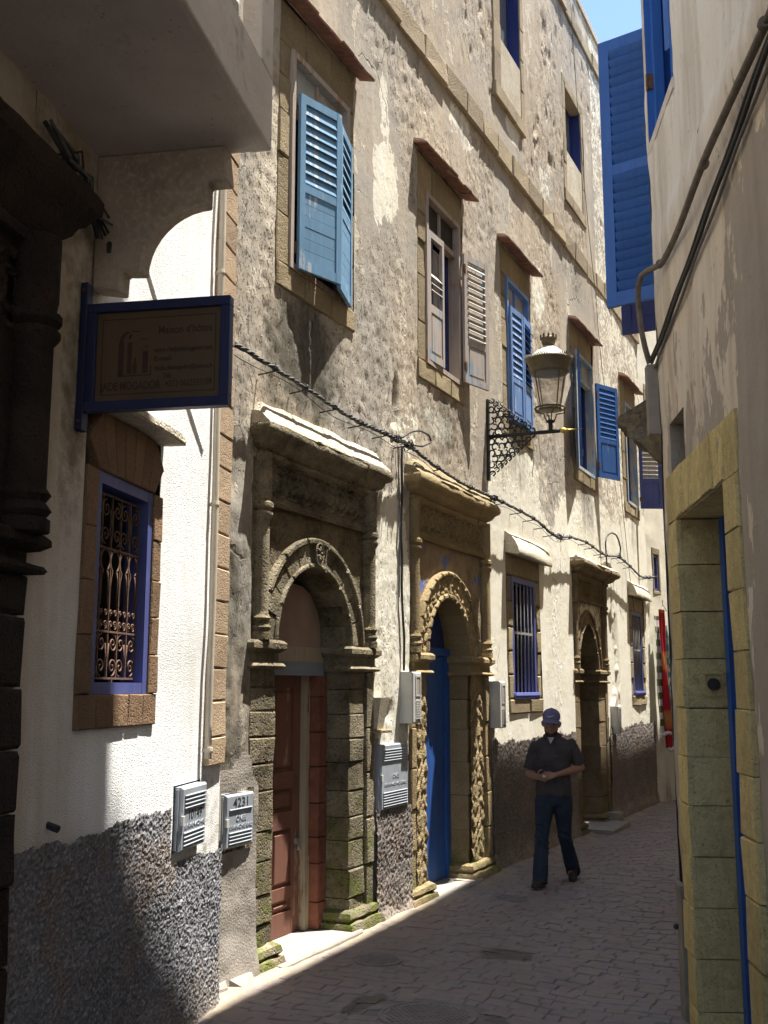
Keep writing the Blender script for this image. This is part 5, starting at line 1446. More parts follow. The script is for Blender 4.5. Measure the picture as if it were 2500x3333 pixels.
def wall_cable(name, label, dz, dx, r, s0, s1, mat):
    P = []
    for s in np.linspace(s0, s1, 26):
        z = np.interp(s, [-3.4, -2.45, -1.27, -.185, .38], [4.44, 4.285, 4.10, 3.93, 3.86]) + dz + .008 * math.sin(s * 7 + dz * 90)
        P.append(rpt(s, dx + max(0, (s - .2)) * .0, z))
    m = MB(); m.tube(P, r, 8); o = m.build(name, mat, None, True); tag(o, label, 'cable', 'cables on the shaded house'); return o
wall_cable('wall_cable', 'thickest black cable sloping along the shaded house below the conduit', 0.0, .03, .012, -3.4, .25, MAT['cable'])
wall_cable('wall_cable', 'thin black cable just above the thick one on the shaded house', .055, .025, .008, -3.4, .30, MAT['cable'])
wall_cable('wall_cable', 'thin grey cable just below the thick one on the shaded house', -.035, .02, .009, -3.4, .34, MAT['cable_grey'])
# cable box at the bend and grey board by the foot of the wall
m = MB(); m.box(-.05, .03, -.045, .045, 0, .46); o = m.build('cable_duct', MAT['lead'], None, loc=rpt(.25, .02, 3.40), rot=(0, 0, RA)); tag(o, 'beige cable duct at the corner of the shaded house', 'duct')
bd_ = empty('leaning_board', rpt(.07, .03, gz(6.7)), RA); tag(bd_, 'narrow grey board with a knob fixed low beside the yellow doorway', 'board')
m = MB(); m.box(-.004, .03, -.05, .09, 0.0, .72); m.build('board', MAT['lead'], bd_); m = MB(); m.box(-.01, .03, -.055, .095, .72, .745); m.build('cap', MAT['lead'], bd_)
m = MB(); m.lathe([(.004, 0), (.016, .006), (.018, .02), (.006, .03), (.0, .031)], (0, 0, 0), 10); m.xf(Matrix.Translation((-.004, .06, .5)) @ Matrix.Rotation(-math.pi / 2, 4, 'Y')); m.build('knob', MAT['iron'], bd_)

# ------------------------------------------------------------------ house beyond the bend (hidden front, its roof shades the alley)
FA = math.radians(2.4)
far = empty('shutter_house', (2.74, 6.75, 0.0), FA)
tag(far, 'shaded house beyond the bend with cobalt shutters swung over the alley', 'house')
relief('wall', lines(0.0, 9.0, .12), lines(-.6, 12.2, .12), lambda Y, Z: (fbm(Y, Z, 3, 140) - .5) * .03, MAT['oldwall'], far, masks=lambda Y, Z: (Y * 0 + .3, Y * 0 + .4, Y * 0), facing=-1)
mb = MB(); mb.box(.04, 7.0, 0.0, 6.75, -1, 12.2)
rings = [[(.03, y_, -1), (7.0, y_, -1), (7.0, y_, z_), (.03, y_, z_)] for y_, z_ in ((6.75, 13.5), (9.3, 12.75), (13.3, 11.85), (17.3, 11.0), (24.0, 10.6))]
mb.loft(rings); mb.build('wall_core', MAT['slab'], far)
def fpt(x, y): 
    dx, dy = x - 2.74, y - 6.75; return (dx * math.cos(FA) + dy * math.sin(FA), -dx * math.sin(FA) + dy * math.cos(FA))
hx, hy_ = fpt(2.70, 7.92)
s1 = shutter(far, (hx, hy_, 4.74), .565, 2.26, math.radians(180 - 12), MAT['blue_big'], 0.50, .078, 0.62, 'louvre', .085, (.11, .085, .10), .036, label='large cobalt shutter leaf swung out over the alley', hinges=True)
hx, hy_ = fpt(2.66, 9.05)
s2 = shutter(far, (hx, hy_, 4.87), .64, 2.1, math.radians(180 - 6), MAT['blue_deep'], 0.50, .078, 0.32, 'panel', .085, (.11, .085, .10), .036, label='second cobalt shutter leaf behind the large one')
# weathered stone corbel
mb = MB()
prof = [(0.02, 3.74), (-.10, 3.72), (-.33, 3.60), (-.335, 3.56), (-.26, 3.53), (-.25, 3.47), (-.17, 3.42), (-.13, 3.36), (-.05, 3.28), (.02, 3.22)]
rings = []
for i in range(9):
    y = .30 + .42 * i / 8
    rings.append([(x + random.uniform(-.008, .008), y, z + random.uniform(-.008, .008)) for x, z in prof])
mb.loft(rings); mb.build('corbel', MAT['corbel'], far)

# ------------------------------------------------------------------ cream house where the alley turns
CA = math.radians(-11.0)
cream = empty('cream_house', (0.0, 19.87, 0.0), CA)
tag(cream, 'cream house at the far end of the alley with small blue windows', 'house')
CW = [(.23, .60, 3.52, 4.40), (.15, .65, 6.7, 7.55)]
relief('wall', lines(-.1, 7.0, .05, [c for w_ in CW for c in w_[:2]]), lines(-.8, 9.2, .05, [c for w_ in CW for c in w_[2:]]), lambda Y, Z: (fbm(Y * 1.2, Z * 1.2, 3, 150) - .5) * .04, MAT['facade'], cream, CW, masks=lambda Y, Z: (Y * 0 + .8, .35 * (1 - sstep(-.2, .5, Z)), .4 * (1 - sstep(0, 1.2, Z))))
mb = MB(); mb.box(-5, -.6, -.1, 7, -1, 9.2); mb.box(-.6, -.02, -.1, 7, 9.1, 9.25); mb.build('wall_core', MAT['slab'], cream)
for a, b, c, d in CW:
    w_ = .07
    fr = frame_mesh(-.12, -.01, a + w_, b - w_, c + w_, d - w_ - .06, .05).build('window', MAT['blue_frame'], cream)
    MB().box(-.09, -.08, a + w_ + .03, b - w_ - .03, c + w_ + .03, d - w_ - .09).build('pane', MAT['curtain'], fr)
    for (p, q, r_, s_) in ((a, a + w_, c + w_, d - .13), (b - w_, b, c + w_, d - .13), (a, b, c, c + w_), (a, b, d - .13, d)):
        MB().stone(-.12, .008, p + .002, q - .002, r_ + .002, s_ - .002, .008, .003).build('surround_stone', MAT['window_stone'], fr)
# ------------------------------------------------------------------ alley floor
JD = 0.007
mb = MB(); S = 160.0
street = empty('street', (0, 0, 0)); tag(street, kind='structure')
g = MB(); g.add([(-S, -S, GS * S - JD), (S, -S, GS * S - JD), (S, S, -GS * S - JD), (-S, S, -GS * S - JD)], [(0, 1, 2, 3)])
go = g.build('ground', MAT['joint'], street)
# sandy dirt banked along the tan house
def dirt(Y_, X_): pass
ysd = lines(5.3, 20.1, .03); xsd = lines(-.05, .42, .025)
Yd, Xd = np.meshgrid(ysd, xsd, indexing='ij')
Zd = -GS * Yd - .011 + .006 + .028 * (1 - sstep(.02, .24, Xd + (fbm(Yd * 2.2, Xd * 2, 3, 201) - .5) * .2)) + (fbm(Yd * 9, Xd * 9, 3, 202) - .5) * .016
Zd -= .03 * sstep(.3, .42, Xd)
idx = np.arange(Yd.size).reshape(Yd.shape)
q = np.stack([idx[:-1, :-1], idx[:-1, 1:], idx[1:, 1:], idx[1:, :-1]], -1).reshape(-1, 4)
me = fast_mesh('dirt', np.stack([Xd, Yd, Zd], -1).reshape(-1, 3), q); me.polygons.foreach_set('use_smooth', np.ones(len(me.polygons), bool))
dt = link('dirt_strip', me, MAT['joint'], street); dt['kind'] = 'stuff'

def left_x(y): return 0.10 if y > 5.75 else 0.192 - (y - 5.556) * math.tan(WA) + 0.03
def right_x(y): return 2.81 - .38 * (y - 6.576) - .03 if y < 6.8 else 2.74 - .042 * (y - 6.75) - .02
MANH = [((.636, 9.85), .17, 'small round manhole cover on the paving near the man'), ((1.39, 6.08), .29, 'large round manhole cover at the bottom of the picture'), ((.56, 7.15), .17, 'faint round manhole cover close to the dark doorway')]
rc = random.Random(5)
stones = []
y = 3.6; row = 0
def wave(x, y): return .05 * math.sin(x * 2.1 + y * .8) + .03 * math.sin(x * 5.3 - y * 1.9)
edges = []
while y < 21.5:
    h = rc.uniform(.085, .135); x = -0.3 + rc.uniform(-.1, 0)
    while x < 4.6:
        w_ = rc.uniform(.08, .20)
        xm = x + w_ / 2; ym = y + h / 2 + wave(xm, y)
        if left_x(ym) + .14 * (ym > 5.5) * rc.random() < x + .05 and xm < right_x(ym) and all((xm - c[0]) ** 2 + (ym - c[1]) ** 2 > (r + .03) ** 2 for c, r, _ in MANH):
            j = lambda k=.015: rc.uniform(-k, k)
            gp = .0022
            q = [(x + gp + j(), y + gp + wave(x, y) + j()), (x + w_ - gp + j(), y + gp + wave(x + w_, y) + j()), (x + w_ - gp + j(), y + h - gp + wave(x + w_, y) + j()), (x + gp + j(), y + h - gp + wave(x, y) + j())]
            stones.append((xm, ym, q, rc.uniform(-.004, .003), rc.uniform(-.002, .002)))
        x += w_
    y += h; row += 1
def stone_geo(q, dz, tilt, mb):
    cx = sum(p[0] for p in q) / 4; cy = sum(p[1] for p in q) / 4
    o = len(mb.v)
    for lvl in range(3):
        k = (1.0, 1.0, .92)[lvl]; zz = (-.05, -.005, 0.0)[lvl]
        for px_, py_ in q:
            X, Y = cx + (px_ - cx) * k, cy + (py_ - cy) * k
            mb.v.append((X, Y, gz(Y) + zz + dz * (lvl > 0) + tilt * (X - cx) * 10 * (lvl > 0)))
    for l in range(2):
        for i in range(4): mb.f.append((o + l * 4 + i, o + l * 4 + (i + 1) % 4, o + l * 4 + 4 + (i + 1) % 4, o + l * 4 + 4 + i))
    mb.f.append((o + 8, o + 9, o + 10, o + 11))
# visible stones nearest the camera first
def inview(x, y):
    v = Vector((x, y, gz(y))) - cam.location
    M = Matrix.Rotation(-math.radians(25.2), 3, 'Z'); l = M @ v
    return l.y > 0 and abs(l.x / l.y) < 0.37 and l.y > 5.3
vis = sorted([s for s in stones if inview(s[0], s[1])], key=lambda s: (s[0] - 3.97) ** 2 + s[1] ** 2)
near = set(id(s) for s in vis[:300])
rest = MB()
for s in stones:
    if id(s) in near:
        m1 = MB(); stone_geo(s[2], s[3], s[4], m1); m1.build('paving_stone', MAT['cobble'], street)
    else: stone_geo(s[2], s[3], s[4], rest)
ro = rest.build('paving_stones', MAT['cobble'], street); ro['kind'] = 'stuff'
for (c, r, lab) in MANH:
    m = empty('manhole_cover', (c[0], c[1], gz(c[1]))); tag(m, lab, 'manhole cover', 'manhole covers'); m.rotation_euler = (GS * -1.0, 0, .3)
    b = MB(); b.lathe([(r, -.03), (r, .001), (r - .01, .004), (r - .02, .004), (r - .024, -.003), (0.001, -.003)], (0, 0, 0), 40, False); b.build('plate', MAT['manhole'], m)
    st_ = MB(); p = .034
    n = int(r / p) + 1
    for i in range(-n, n + 1):
        for k in range(-n, n + 1):
            xx, yy = i * p + (p / 2 if k % 2 else 0), k * p * .9
            if xx * xx + yy * yy < (r - .045) ** 2: st_.box(xx - .011, xx + .011, yy - .010, yy + .010, -.004, .0025)
    so = st_.build('tread_studs', MAT['manhole'], m); so['kind'] = 'stuff'

# ------------------------------------------------------------------ wall lantern
LY = 11.2
lamp = empty('wall_lantern', (0.0, LY, 4.10)); tag(lamp, 'old street lantern on a black scrollwork bracket fixed to the tan house', 'lantern')
def lz(z): return z - 4.10
LX = .735
m = MB(); m.box(-.02, .018, -.028, .028, 0, .94); m.build('wall_plate', MAT['iron'], lamp)
m = MB(); m.tube([(.0, 0, lz(4.605)), (.86, 0, lz(4.59))], .021, 12); m.build('arm', MAT['iron'], lamp, True)
m = MB(); m.lathe([(.012, 0), (.026, .01), (.034, .035), (.026, .06), (.014, .075), (.02, .085), (.012, .10), (.001, .26)], (0, 0, 0), 14); m.xf(Matrix.Translation((.84, 0, lz(4.59))) @ Matrix.Rotation(math.pi / 2, 4, 'Y')); m.build('brass_point', MAT['gold'], lamp, True)
rs = random.Random(3)
def curls(sign_):
    mb = MB(); p = .078
    for i in range(9):
        for k in range(9):
            x = .045 + i * p + (p / 2 if k % 2 else 0); d = .05 + k * p * .87
            lim = .43 * (1 - x / .56)
            if x > .55 or d > lim + .01: continue
            z = lz(4.6) + sign_ * d; a0 = rs.uniform(0, 6.28); R_ = .041
            pts = [(x + R_ * (1 - .35 * t) * math.cos(a0 + t * 5.0), 0, z + R_ * (1 - .35 * t) * math.sin(a0 + t * 5.0)) for t in np.linspace(0, 1, 12)]
            mb.tube(pts, .0092, 5)
    # scalloped edge
    n = 11
    for i in range(n):
        t = (i + .5) / n; x = .03 + .52 * t; z = lz(4.6) + sign_ * (.43 * (1 - t) + .01)
        ang = math.atan2(-sign_ * .43, .52)
        pts = [(x + .03 * math.cos(a + ang), 0, z + .026 * math.sin(a + ang) * 1.0) for a in np.linspace(-2.2, 2.2, 9)] if sign_ > 0 else [(x + .03 * math.cos(a + ang), 0, z + .026 * math.sin(a + ang)) for a in np.linspace(-2.2, 2.2, 9)]
        mb.tube(pts, .0092, 5)
    mb.tube([(.02, 0, lz(4.6) + sign_ * .44), (.56, 0, lz(4.6) + sign_ * .02)], .0045, 5)
    return mb.build('scrollwork', MAT['iron'], lamp, True)
curls(1); curls(-1)
m = MB(); m.tube([(LX, 0, lz(4.58)), (LX, 0, lz(4.70))], .024, 10); m.lathe([(.03, 0), (.05, .01), (.05, .02), (.03, .035)], (LX, 0, lz(4.69)), 14); m.build('stem', MAT['iron'], lamp, True)
for k in range(4):
    a = k * math.pi / 2 + .5; c_, s_ = math.cos(a), math.sin(a)
    m = MB(); m.tube([(LX + r * c_, r * s_, lz(z)) for r, z in ((.04, 4.71), (.06, 4.75), (.07, 4.79), (.12, 4.80), (.16, 4.81), (.165, 4.85))], .008, 6); m.build('leg', MAT['lamp_metal'], lamp, True)
m = MB(); m.tube([(LX + .165 * math.cos(t), .165 * math.sin(t), lz(4.855)) for t in np.linspace(0, 2 * math.pi, 33)], .012, 8); m.lathe([(.11, 0), (.13, .005), (.13, .02), (.11, .025)], (LX, 0, lz(4.83)), 24); m.build('lower_ring', MAT['lamp_metal'], lamp, True)
m = MB(); m.lathe([(.118, lz(4.85)), (.195, lz(5.27))], (LX, 0, 0), 32, False); m.lathe([(.192, lz(5.27)), (.115, lz(4.85))], (LX, 0, 0), 32, False) if False else None
m.build('glass', MAT['lamp_glass'], lamp, True)
for k in range(4):
    a = k * math.pi / 2 + .9
    m = MB(); m.tube([(LX + r * math.cos(a), r * math.sin(a), lz(z)) for r, z in ((.122, 4.84), (.199, 5.28))], .008, 6); m.build('rib', MAT['lamp_metal'], lamp)
m = MB(); m.lathe([(.19, 5.255), (.215, 5.26), (.218, 5.285), (.205, 5.30), (.225, 5.33), (.24, 5.38), (.255, 5.395), (.258, 5.41), (.235, 5.42), (.19, 5.41)], (LX, 0, -4.10), 36, False); m.build('collar', MAT['lamp_metal'], lamp, True)
m = MB(); n = 60
for k in range(n):
    t = 2 * math.pi * k / n; h_ = .022 + .016 * abs(math.sin(k * math.pi / 10)) + (.012 if k % 10 == 5 else 0)
    r = .252
    m.tube([(LX + r * math.cos(t), r * math.sin(t), lz(5.405)), (LX + (r + .012) * math.cos(t + .05), (r + .012) * math.sin(t + .05), lz(5.405) + h_), (LX + r * math.cos(t + .1), r * math.sin(t + .1), lz(5.41))], .0055, 5)
m.build('gallery', MAT['lamp_metal'], lamp)
m = MB(); m.lathe([(.235, 5.415), (.225, 5.43), (.17, 5.485), (.11, 5.535), (.075, 5.56), (.0, 5.57)], (LX, 0, -4.10), 36, False); m.build('roof', MAT['lamp_cap'], lamp, True)
m = MB(); m.lathe([(.05, 5.555), (.06, 5.57), (.062, 5.59), (.072, 5.60), (.082, 5.65), (.092, 5.66), (.085, 5.67), (.06, 5.64), (.05, 5.58)], (LX, 0, -4.10), 20, False)
for k in range(10):
    t = 2 * math.pi * k / 10
    m.box(-.012, .012, -.006, .006, 0, .045); 
    q = len(m.v) - 8; m.xf(Matrix.Translation((LX + .09 * math.cos(t), .09 * math.sin(t), lz(5.655))) @ Matrix.Rotation(t + math.pi / 2, 4, 'Z'), q)
m.build('crown', MAT['lamp_metal'], lamp)
m = MB()
for xx, ph, bot in ((.52, 0, 4.10), (.60, 1.0, 4.22)):
    P = [(xx + .01 * math.sin(z * 9 + ph), .0 + .012 * math.sin(z * 6 + ph), z) for z in np.linspace(4.615, bot, 12)]
    m.loft([[(p[0], p[1] - .008, p[2]), (p[0] + .003, p[1] - .008, p[2]), (p[0] + .003, p[1] + .008, p[2]), (p[0], p[1] + .008, p[2])] for p in P])
o = m.build('ribbon', simple('white tape', (.7, .69, .66), .7), None, loc=(0, LY, 0)); tag(o, 'two white tape ends hanging from the lantern arm', 'tape')

# ------------------------------------------------------------------ twisted cable bundle across the tan house
cpts = [(5.60, 4.09), (5.773, 4.082), (5.972, 4.077), (6.174, 4.066), (6.35, 4.053), (6.784, 4.03), (7.243, 3.99), (7.702, 3.965), (8.18, 3.985), (8.479, 3.981), (8.75, 3.985), (9.224, 3.915), (10.081, 3.861), (10.926, 3.869), (11.4, 3.87), (12.012, 3.862), (12.683, 3.84), (13.124, 3.768), (13.595, 3.744), (13.978, 3.819), (14.374, 3.842), (15.005, 3.866), (15.599, 3.822), (16.156, 3.797), (17.033, 3.884), (17.679, 3.825), (18.164, 3.765), (18.674, 3.702), (19.463, 3.775), (19.98, 3.83)]
cab = empty('cable_bundle', (0, 12.0, 3.8)); tag(cab, 'bundle of twisted black cables on hooks across the tan house', 'cable')
yy = np.linspace(5.6, 19.98, 520); zz = np.interp(yy, [p[0] for p in cpts], [p[1] for p in cpts])
for k in range(5): zz = np.convolve(np.pad(zz, 3, 'edge'), np.ones(7) / 7, 'valid')
for k in range(5):
    ph = k * 2 * math.pi / 4; rr = .011 if k < 4 else 0.0
    rad = rr * (1 + .35 * np.sin(yy * 2.3 + k))
    P = [(.12 + float(a) * math.cos(y_ * 22 + ph), y_ - 12.0, z_ - 3.8 + float(a) * math.sin(y_ * 22 + ph)) for y_, z_, a in zip(yy, zz, rad)]
    m = MB(); m.tube(P, (.0075, .0085, .007, .008, .009)[k], 5); m.build('strand', MAT['cable'] if k % 2 else MAT['cable_grey'], cab, True)
m = MB(); m.tube([(.10 , y_ - 12, z_ - 3.8 - .05 + .02 * math.sin(y_ * 5)) for y_, z_ in zip(yy[::6], zz[::6])], .003, 4); m.build('thin_wire', MAT['cable'], cab)
hooks = [6.335, 6.779, 7.25, 7.724, 8.196, 8.629, 9.4, 10.3, 11.3, 11.962, 12.458, 12.881, 13.27, 14.115, 14.992, 15.343, 15.883, 16.156, 17.001, 17.407, 17.828, 19.08, 19.414, 19.9]
for y_ in hooks:
    z_ = float(np.interp(y_, yy, zz))
    m = MB(); m.tube([(-.01, 0, -.035), (.125, 0, -.025), (.145, 0, -.01), (.145, 0, .015)], .006, 6); m.tube([(.10, -.012, 0), (.125, -.02, .028), (.145, -.005, .0), (.125, .012, -.024), (.10, .0, 0)], .004, 5)
    m.build('hook', MAT['iron'], cab, True, loc=(0, y_ - 12, z_ - 3.8))
    m = MB()
    for a in range(3): m.tube([(.12 + .02 * math.cos(t), a * .008, .02 * math.sin(t)) for t in np.linspace(0, 2 * math.pi, 10)], .0035, 4)
    m.build('cable_tie', MAT['cable'], cab, True, loc=(0, y_ - 12 + .01, z_ - 3.8))
# splices: knots of clamps and loose ends
for y_ in (8.45, 8.72, 11.05, 13.62, 17.05, 19.95):
    z_ = float(np.interp(y_, yy, zz)); m = MB()
    for k in range(9):
        a = rs.uniform(0, 6.28); b = rs.uniform(-.08, .08)
        m.tube([(.12, b, 0), (.12 + .035 * math.cos(a), b + .015, .035 * math.sin(a)), (.12 + .06 * math.cos(a + .5), b + .04 * rs.uniform(-1, 1), .06 * math.sin(a + .5))], .0055, 5)
    for k in range(3): m.box(.10, .145, -.05 + k * .04, -.025 + k * .04, -.025, .025)
    m.build('splice', MAT['cable'], cab, loc=(0, y_ - 12, z_ - 3.8))
def loop(name, pts, x, r, mat, label):
    P = []
    for i in range(len(pts) - 1):
        for t in np.linspace(0, 1, 6, endpoint=False):
            P.append((x, pts[i][0] + (pts[i + 1][0] - pts[i][0]) * t, pts[i][1] + (pts[i + 1][1] - pts[i][1]) * t))
    P.append((x, *pts[-1]))
    A = np.array(P)
    for _ in range(3): A[1:-1] = (A[:-2] + 2 * A[1:-1] + A[2:]) / 4
    m = MB(); m.tube([tuple(a) for a in A], r, 6); o = m.build(name, mat, None, True); tag(o, label, 'cable'); return o
loop('cable_loop', [(8.558, 4.021), (8.734, 4.111), (8.949, 4.172), (9.172, 4.175), (9.228, 4.119), (9.002, 4.027), (8.681, 3.983)], .13, .009, MAT['cable'], 'loose cable loop above the gap between the two near doorways')
loop('cable_loop', [(16.298, 3.633), (16.264, 3.8), (16.244, 4.019), (16.369, 4.136), (16.681, 4.222), (16.991, 4.226), (17.162, 4.153), (17.282, 4.04), (17.218, 3.926)], .10, .013, MAT['cable'], 'tall black cable hoop rising above the bundle past the pointed doorway')
loop('drop_cable', [(8.78, 4.0), (8.762, 3.848), (8.775, 3.565), (8.742, 3.15), (8.772, 2.963), (8.755, 2.672), (8.784, 2.399), (8.813, 2.239), (8.80, 1.95)], .025, .012, MAT['cable'], 'thick dark cable dropping down the wall to the left meter box')
loop('drop_cable', [(8.70, 4.0), (8.70, 3.8), (8.735, 3.5), (8.72, 3.2), (8.74, 2.9), (8.72, 2.6)], .018, .006, MAT['cable_grey'], 'thin grey cable beside the thick drop cable')
loop('hanging_wire', [(15.375, 12.69), (15.499, 11.677), (15.654, 10.644), (15.844, 9.934), (16.081, 9.011), (16.46, 7.894), (16.511, 7.44), (16.66, 6.902), (16.81, 6.643), (17.2, 5.95), (17.662, 5.279), (17.819, 4.714), (17.961, 4.308), (18.1, 3.8), (18.42, 3.1)], .04, .005, MAT['cable'], 'thin wire hanging down the whole facade between the far windows')

# ------------------------------------------------------------------ woven scarves for sale at the far end
def cloth_mat(name, fn):
    t = T(name); c = fn(t); return t.done(c, .9, t.bump(t.noise(220.0, 2), .002, .6), .1)
def check(t, a, b, su, sv, c2=None):
    o = t.sep(t.obj())
    fu = t.ma('GREATER_THAN', t.ma('FRACT', t.ma('MULTIPLY', o[1], su)), .5); fv = t.ma('GREATER_THAN', t.ma('FRACT', t.ma('MULTIPLY', o[2], sv)), .5)
    m = t.mix(fv, a, b); return t.mix(t.ma('MULTIPLY', fu, .55), m, c2 or mul(a, .6))
MAT['cl_green'] = cloth_mat('green and white check cloth', lambda t: check(t, (.72, .71, .66), (.13, .17, .07), 6.0, 4.2))
MAT['cl_teal'] = cloth_mat('teal check cloth', lambda t: check(t, (.36, .34, .32), (.06, .22, .22), 7.0, 4.0))
MAT['cl_black'] = cloth_mat('black and white check cloth', lambda t: check(t, (.55, .54, .52), (.02, .02, .025), 9.0, 6.0))
MAT['cl_red'] = cloth_mat('orange and red striped cloth', lambda t: t.ramp(t.ma('FRACT', t.ma('MULTIPLY', t.sep(t.obj())[2], .95)), [(0, (.42, .03, .035)), (.3, (.42, .03, .04)), (.36, (.55, .16, .06)), (.52, (.58, .24, .09)), (.62, (.55, .18, .06)), (.66, (.44, .025, .05)), (1, (.4, .025, .04))]))
MAT['pom'] = simple('white wool', (.78, .76, .72), .95, 0, 60.0, .3, .01, 90.0)
def scarf(label, mat, s0, s1, sb0, sb1, zt, zb, x, seed, pom=True):
    H = zt - zb
    c_, s_ = math.cos(CA), math.sin(CA)
    r = empty('scarf', (0 + x * c_ - s0 * s_, 20.12 + x * s_ + s0 * c_, zb), CA); tag(r, label, 'scarf', 'woven scarves hung at the far end')
    nu, nv = 22, 40; V = []
    for layer in (0, 1):
        for i in range(nu + 1):
            for j in range(nv + 1):
                u, v = i / nu, j / nv
                y_ = (sb0 - s0) + (sb1 - sb0) * u + ((s0 - sb0) + ((s1 - s0) - (sb1 - sb0)) * u) * v
                xx = .03 * math.sin(u * 13 + seed + 1.2 * math.sin(v * 3)) * (.4 + .6 * (1 - v)) + .012 * math.sin(v * 9 + u * 4 + seed)
                V.append((xx - layer * .004, y_, v * H))
    n1 = (nu + 1) * (nv + 1); F = []
    for i in range(nu):
        for j in range(nv):
            a = i * (nv + 1) + j; b = a + nv + 1
            F.append((a, b, b + 1, a + 1)); F.append((n1 + a, n1 + a + 1, n1 + b + 1, n1 + b))
    o = link('cloth', fast_mesh('cloth', np.array(V), np.array(F)), mat, r); o.data.polygons.foreach_set('use_smooth', np.ones(len(F), bool))
    if pom:
        for k in range(4):
            m = MB(); R_ = .035; m.lathe([(R_ * math.sin(t), -R_ * math.cos(t)) for t in np.linspace(.02, math.pi - .02, 8)], (.05 + .02 * rs.uniform(-1, 1), (sb0 - s0) + (sb1 - sb0) * (k + .5) / 4, .02 * rs.uniform(-1, 1) - .02), 10); m.build('pompom', MAT['pom'], r, True)
scarf('green and white checked scarf, leftmost of those at the far end', MAT['cl_green'], -.32, .08, -.28, .12, 3.10, 1.0, .16, 0.3)
scarf('orange and red striped scarf hung at the far end', MAT['cl_red'], -.20, .02, -.12, .14, 3.22, .72, .22, 1.9)
scarf('teal checked scarf right of the red one', MAT['cl_teal'], .20, .42, .25, .50, 2.95, .85, .12, 3.1, False)
scarf('black and white checked scarf, rightmost at the far end', MAT['cl_black'], .38, .55, .44, .68, 2.8, .75, .10, 4.4, False)
m = MB(); m.tube([(0, 0, .14), (.0, .02, .17), (.0, .045, .15), (0, .03, .12), (0, .03, .09), (0, -.12, 0), (0, .2, -.02), (0, .03, .09)], .006, 6)
o = m.build('coat_hanger', MAT['iron'], None, loc=(.22, 19.98, 3.22), rot=(0, 0, CA)); tag(o, 'wire hanger holding the red scarf', 'hanger')
# ------------------------------------------------------------------ walking man (own frame: faces -Y, X towards the viewer's right, Z up)
man = empty('person', (0.785, 10.80, gz(10.8)), math.radians(7.0))
tag(man, 'man in dark polo shirt, jeans and blue cap walking towards the camera', 'person')
def ell(cx, cy, z, rx, ry, n=18, p=2.0):
    out = []
    for k in range(n):
        a = 2 * math.pi * k / n; c, s = math.cos(a), math.sin(a)
        out.append((cx + rx * math.copysign(abs(c) ** (2 / p), c), cy + ry * math.copysign(abs(s) ** (2 / p), s), z))
    return out
def remesh(mb, name, vox, mat, parent, smooth=2):
    me = mb.mesh('tmp'); ob = bpy.data.objects.new('tmp', me); col.objects.link(ob)
    md = ob.modifiers.new('r', 'REMESH'); md.mode = 'VOXEL'; md.voxel_size = vox
    if smooth:
        sm = ob.modifiers.new('s', 'SMOOTH'); sm.factor = .5; sm.iterations = smooth
    bpy.context.view_layer.update()
    res = bpy.data.meshes.new_from_object(ob.evaluated_get(bpy.context.evaluated_depsgraph_get()))
    bpy.data.objects.remove(ob); bpy.data.meshes.remove(me)
    res.name = name; res.materials.clear()
    res.polygons.foreach_set('use_smooth', np.ones(len(res.polygons), bool))
    return link(name, res, mat, parent)

HIPZ = .86
LEGS = {  # hip, knee, ankle, toe direction
    'r': [(-.085, .0, .84), (-.095, -.20, .475), (-.105, -.30, .085)],
    'l': [(.085, .0, .84), (.095, .03, .45), (.115, .345, .115)],
}
ARMS = {
    'l': [(.170, .03, 1.378), (.276, .06, 1.13), (.06, -.205, 1.075)],
    'r': [(-.168, -.01, 1.352), (-.25, -.01, 1.075), (-.125, -.205, 1.045)],
}
def lerp(a, b, t): return tuple(x + (y - x) * t for x, y in zip(a, b))
def torso(mb, k=1.0, z0=.80, z1=1.46):
    R = [(.78, .0, .155, .115), (.84, .0, .165, .12), (.92, .0, .163, .122), (1.0, -.004, .158, .118), (1.08, -.006, .158, .116), (1.16, -.005, .168, .118), (1.25, 0, .182, .120), (1.32, .004, .192, .112), (1.37, .008, .185, .095), (1.405, .012, .145, .078), (1.435, .012, .085, .066), (1.46, .012, .062, .06)]
    mb.loft([ell(0, cy, z, rx * k, ry * k, 22, 2.4) for z, cy, rx, ry in R if z0 <= z <= z1])
def arm(mb, a, t1=1.0, k=1.0, up=1.0):
    s, e, w = ARMS[a]
    pts = [lerp(s, e, t) for t in (0, .15, .35, .6, .85)] + [e] + [lerp(e, w, t) for t in (.12, .3, .6, .85, 1.0)]
    rr = [.056, .056, .052, .046, .041, .040, .042, .042, .034, .027, .025]
    n = len(pts) if t1 >= 1 else max(2, int(round(5 * t1)) + 1)
    mb.tube(pts[:n], [r * k for r in rr[:n]], 14)
def leg(mb, a, k=1.0, cuff=0.0, stop=0.0):
    h, kn, an = LEGS[a]
    pts = [(h[0] * .9, h[1], h[2] + .03)] + [lerp(h, kn, t) for t in (.1, .3, .55, .8)] + [kn] + [lerp(kn, an, t) for t in (.15, .35, .6, .85, 1.0)]
    rr = [.088, .09, .086, .074, .064, .06, .058, .058, .052 + cuff * .5, .043 + cuff, .04 + cuff]
    mb.tube(pts, [r * k for r in rr], 16)

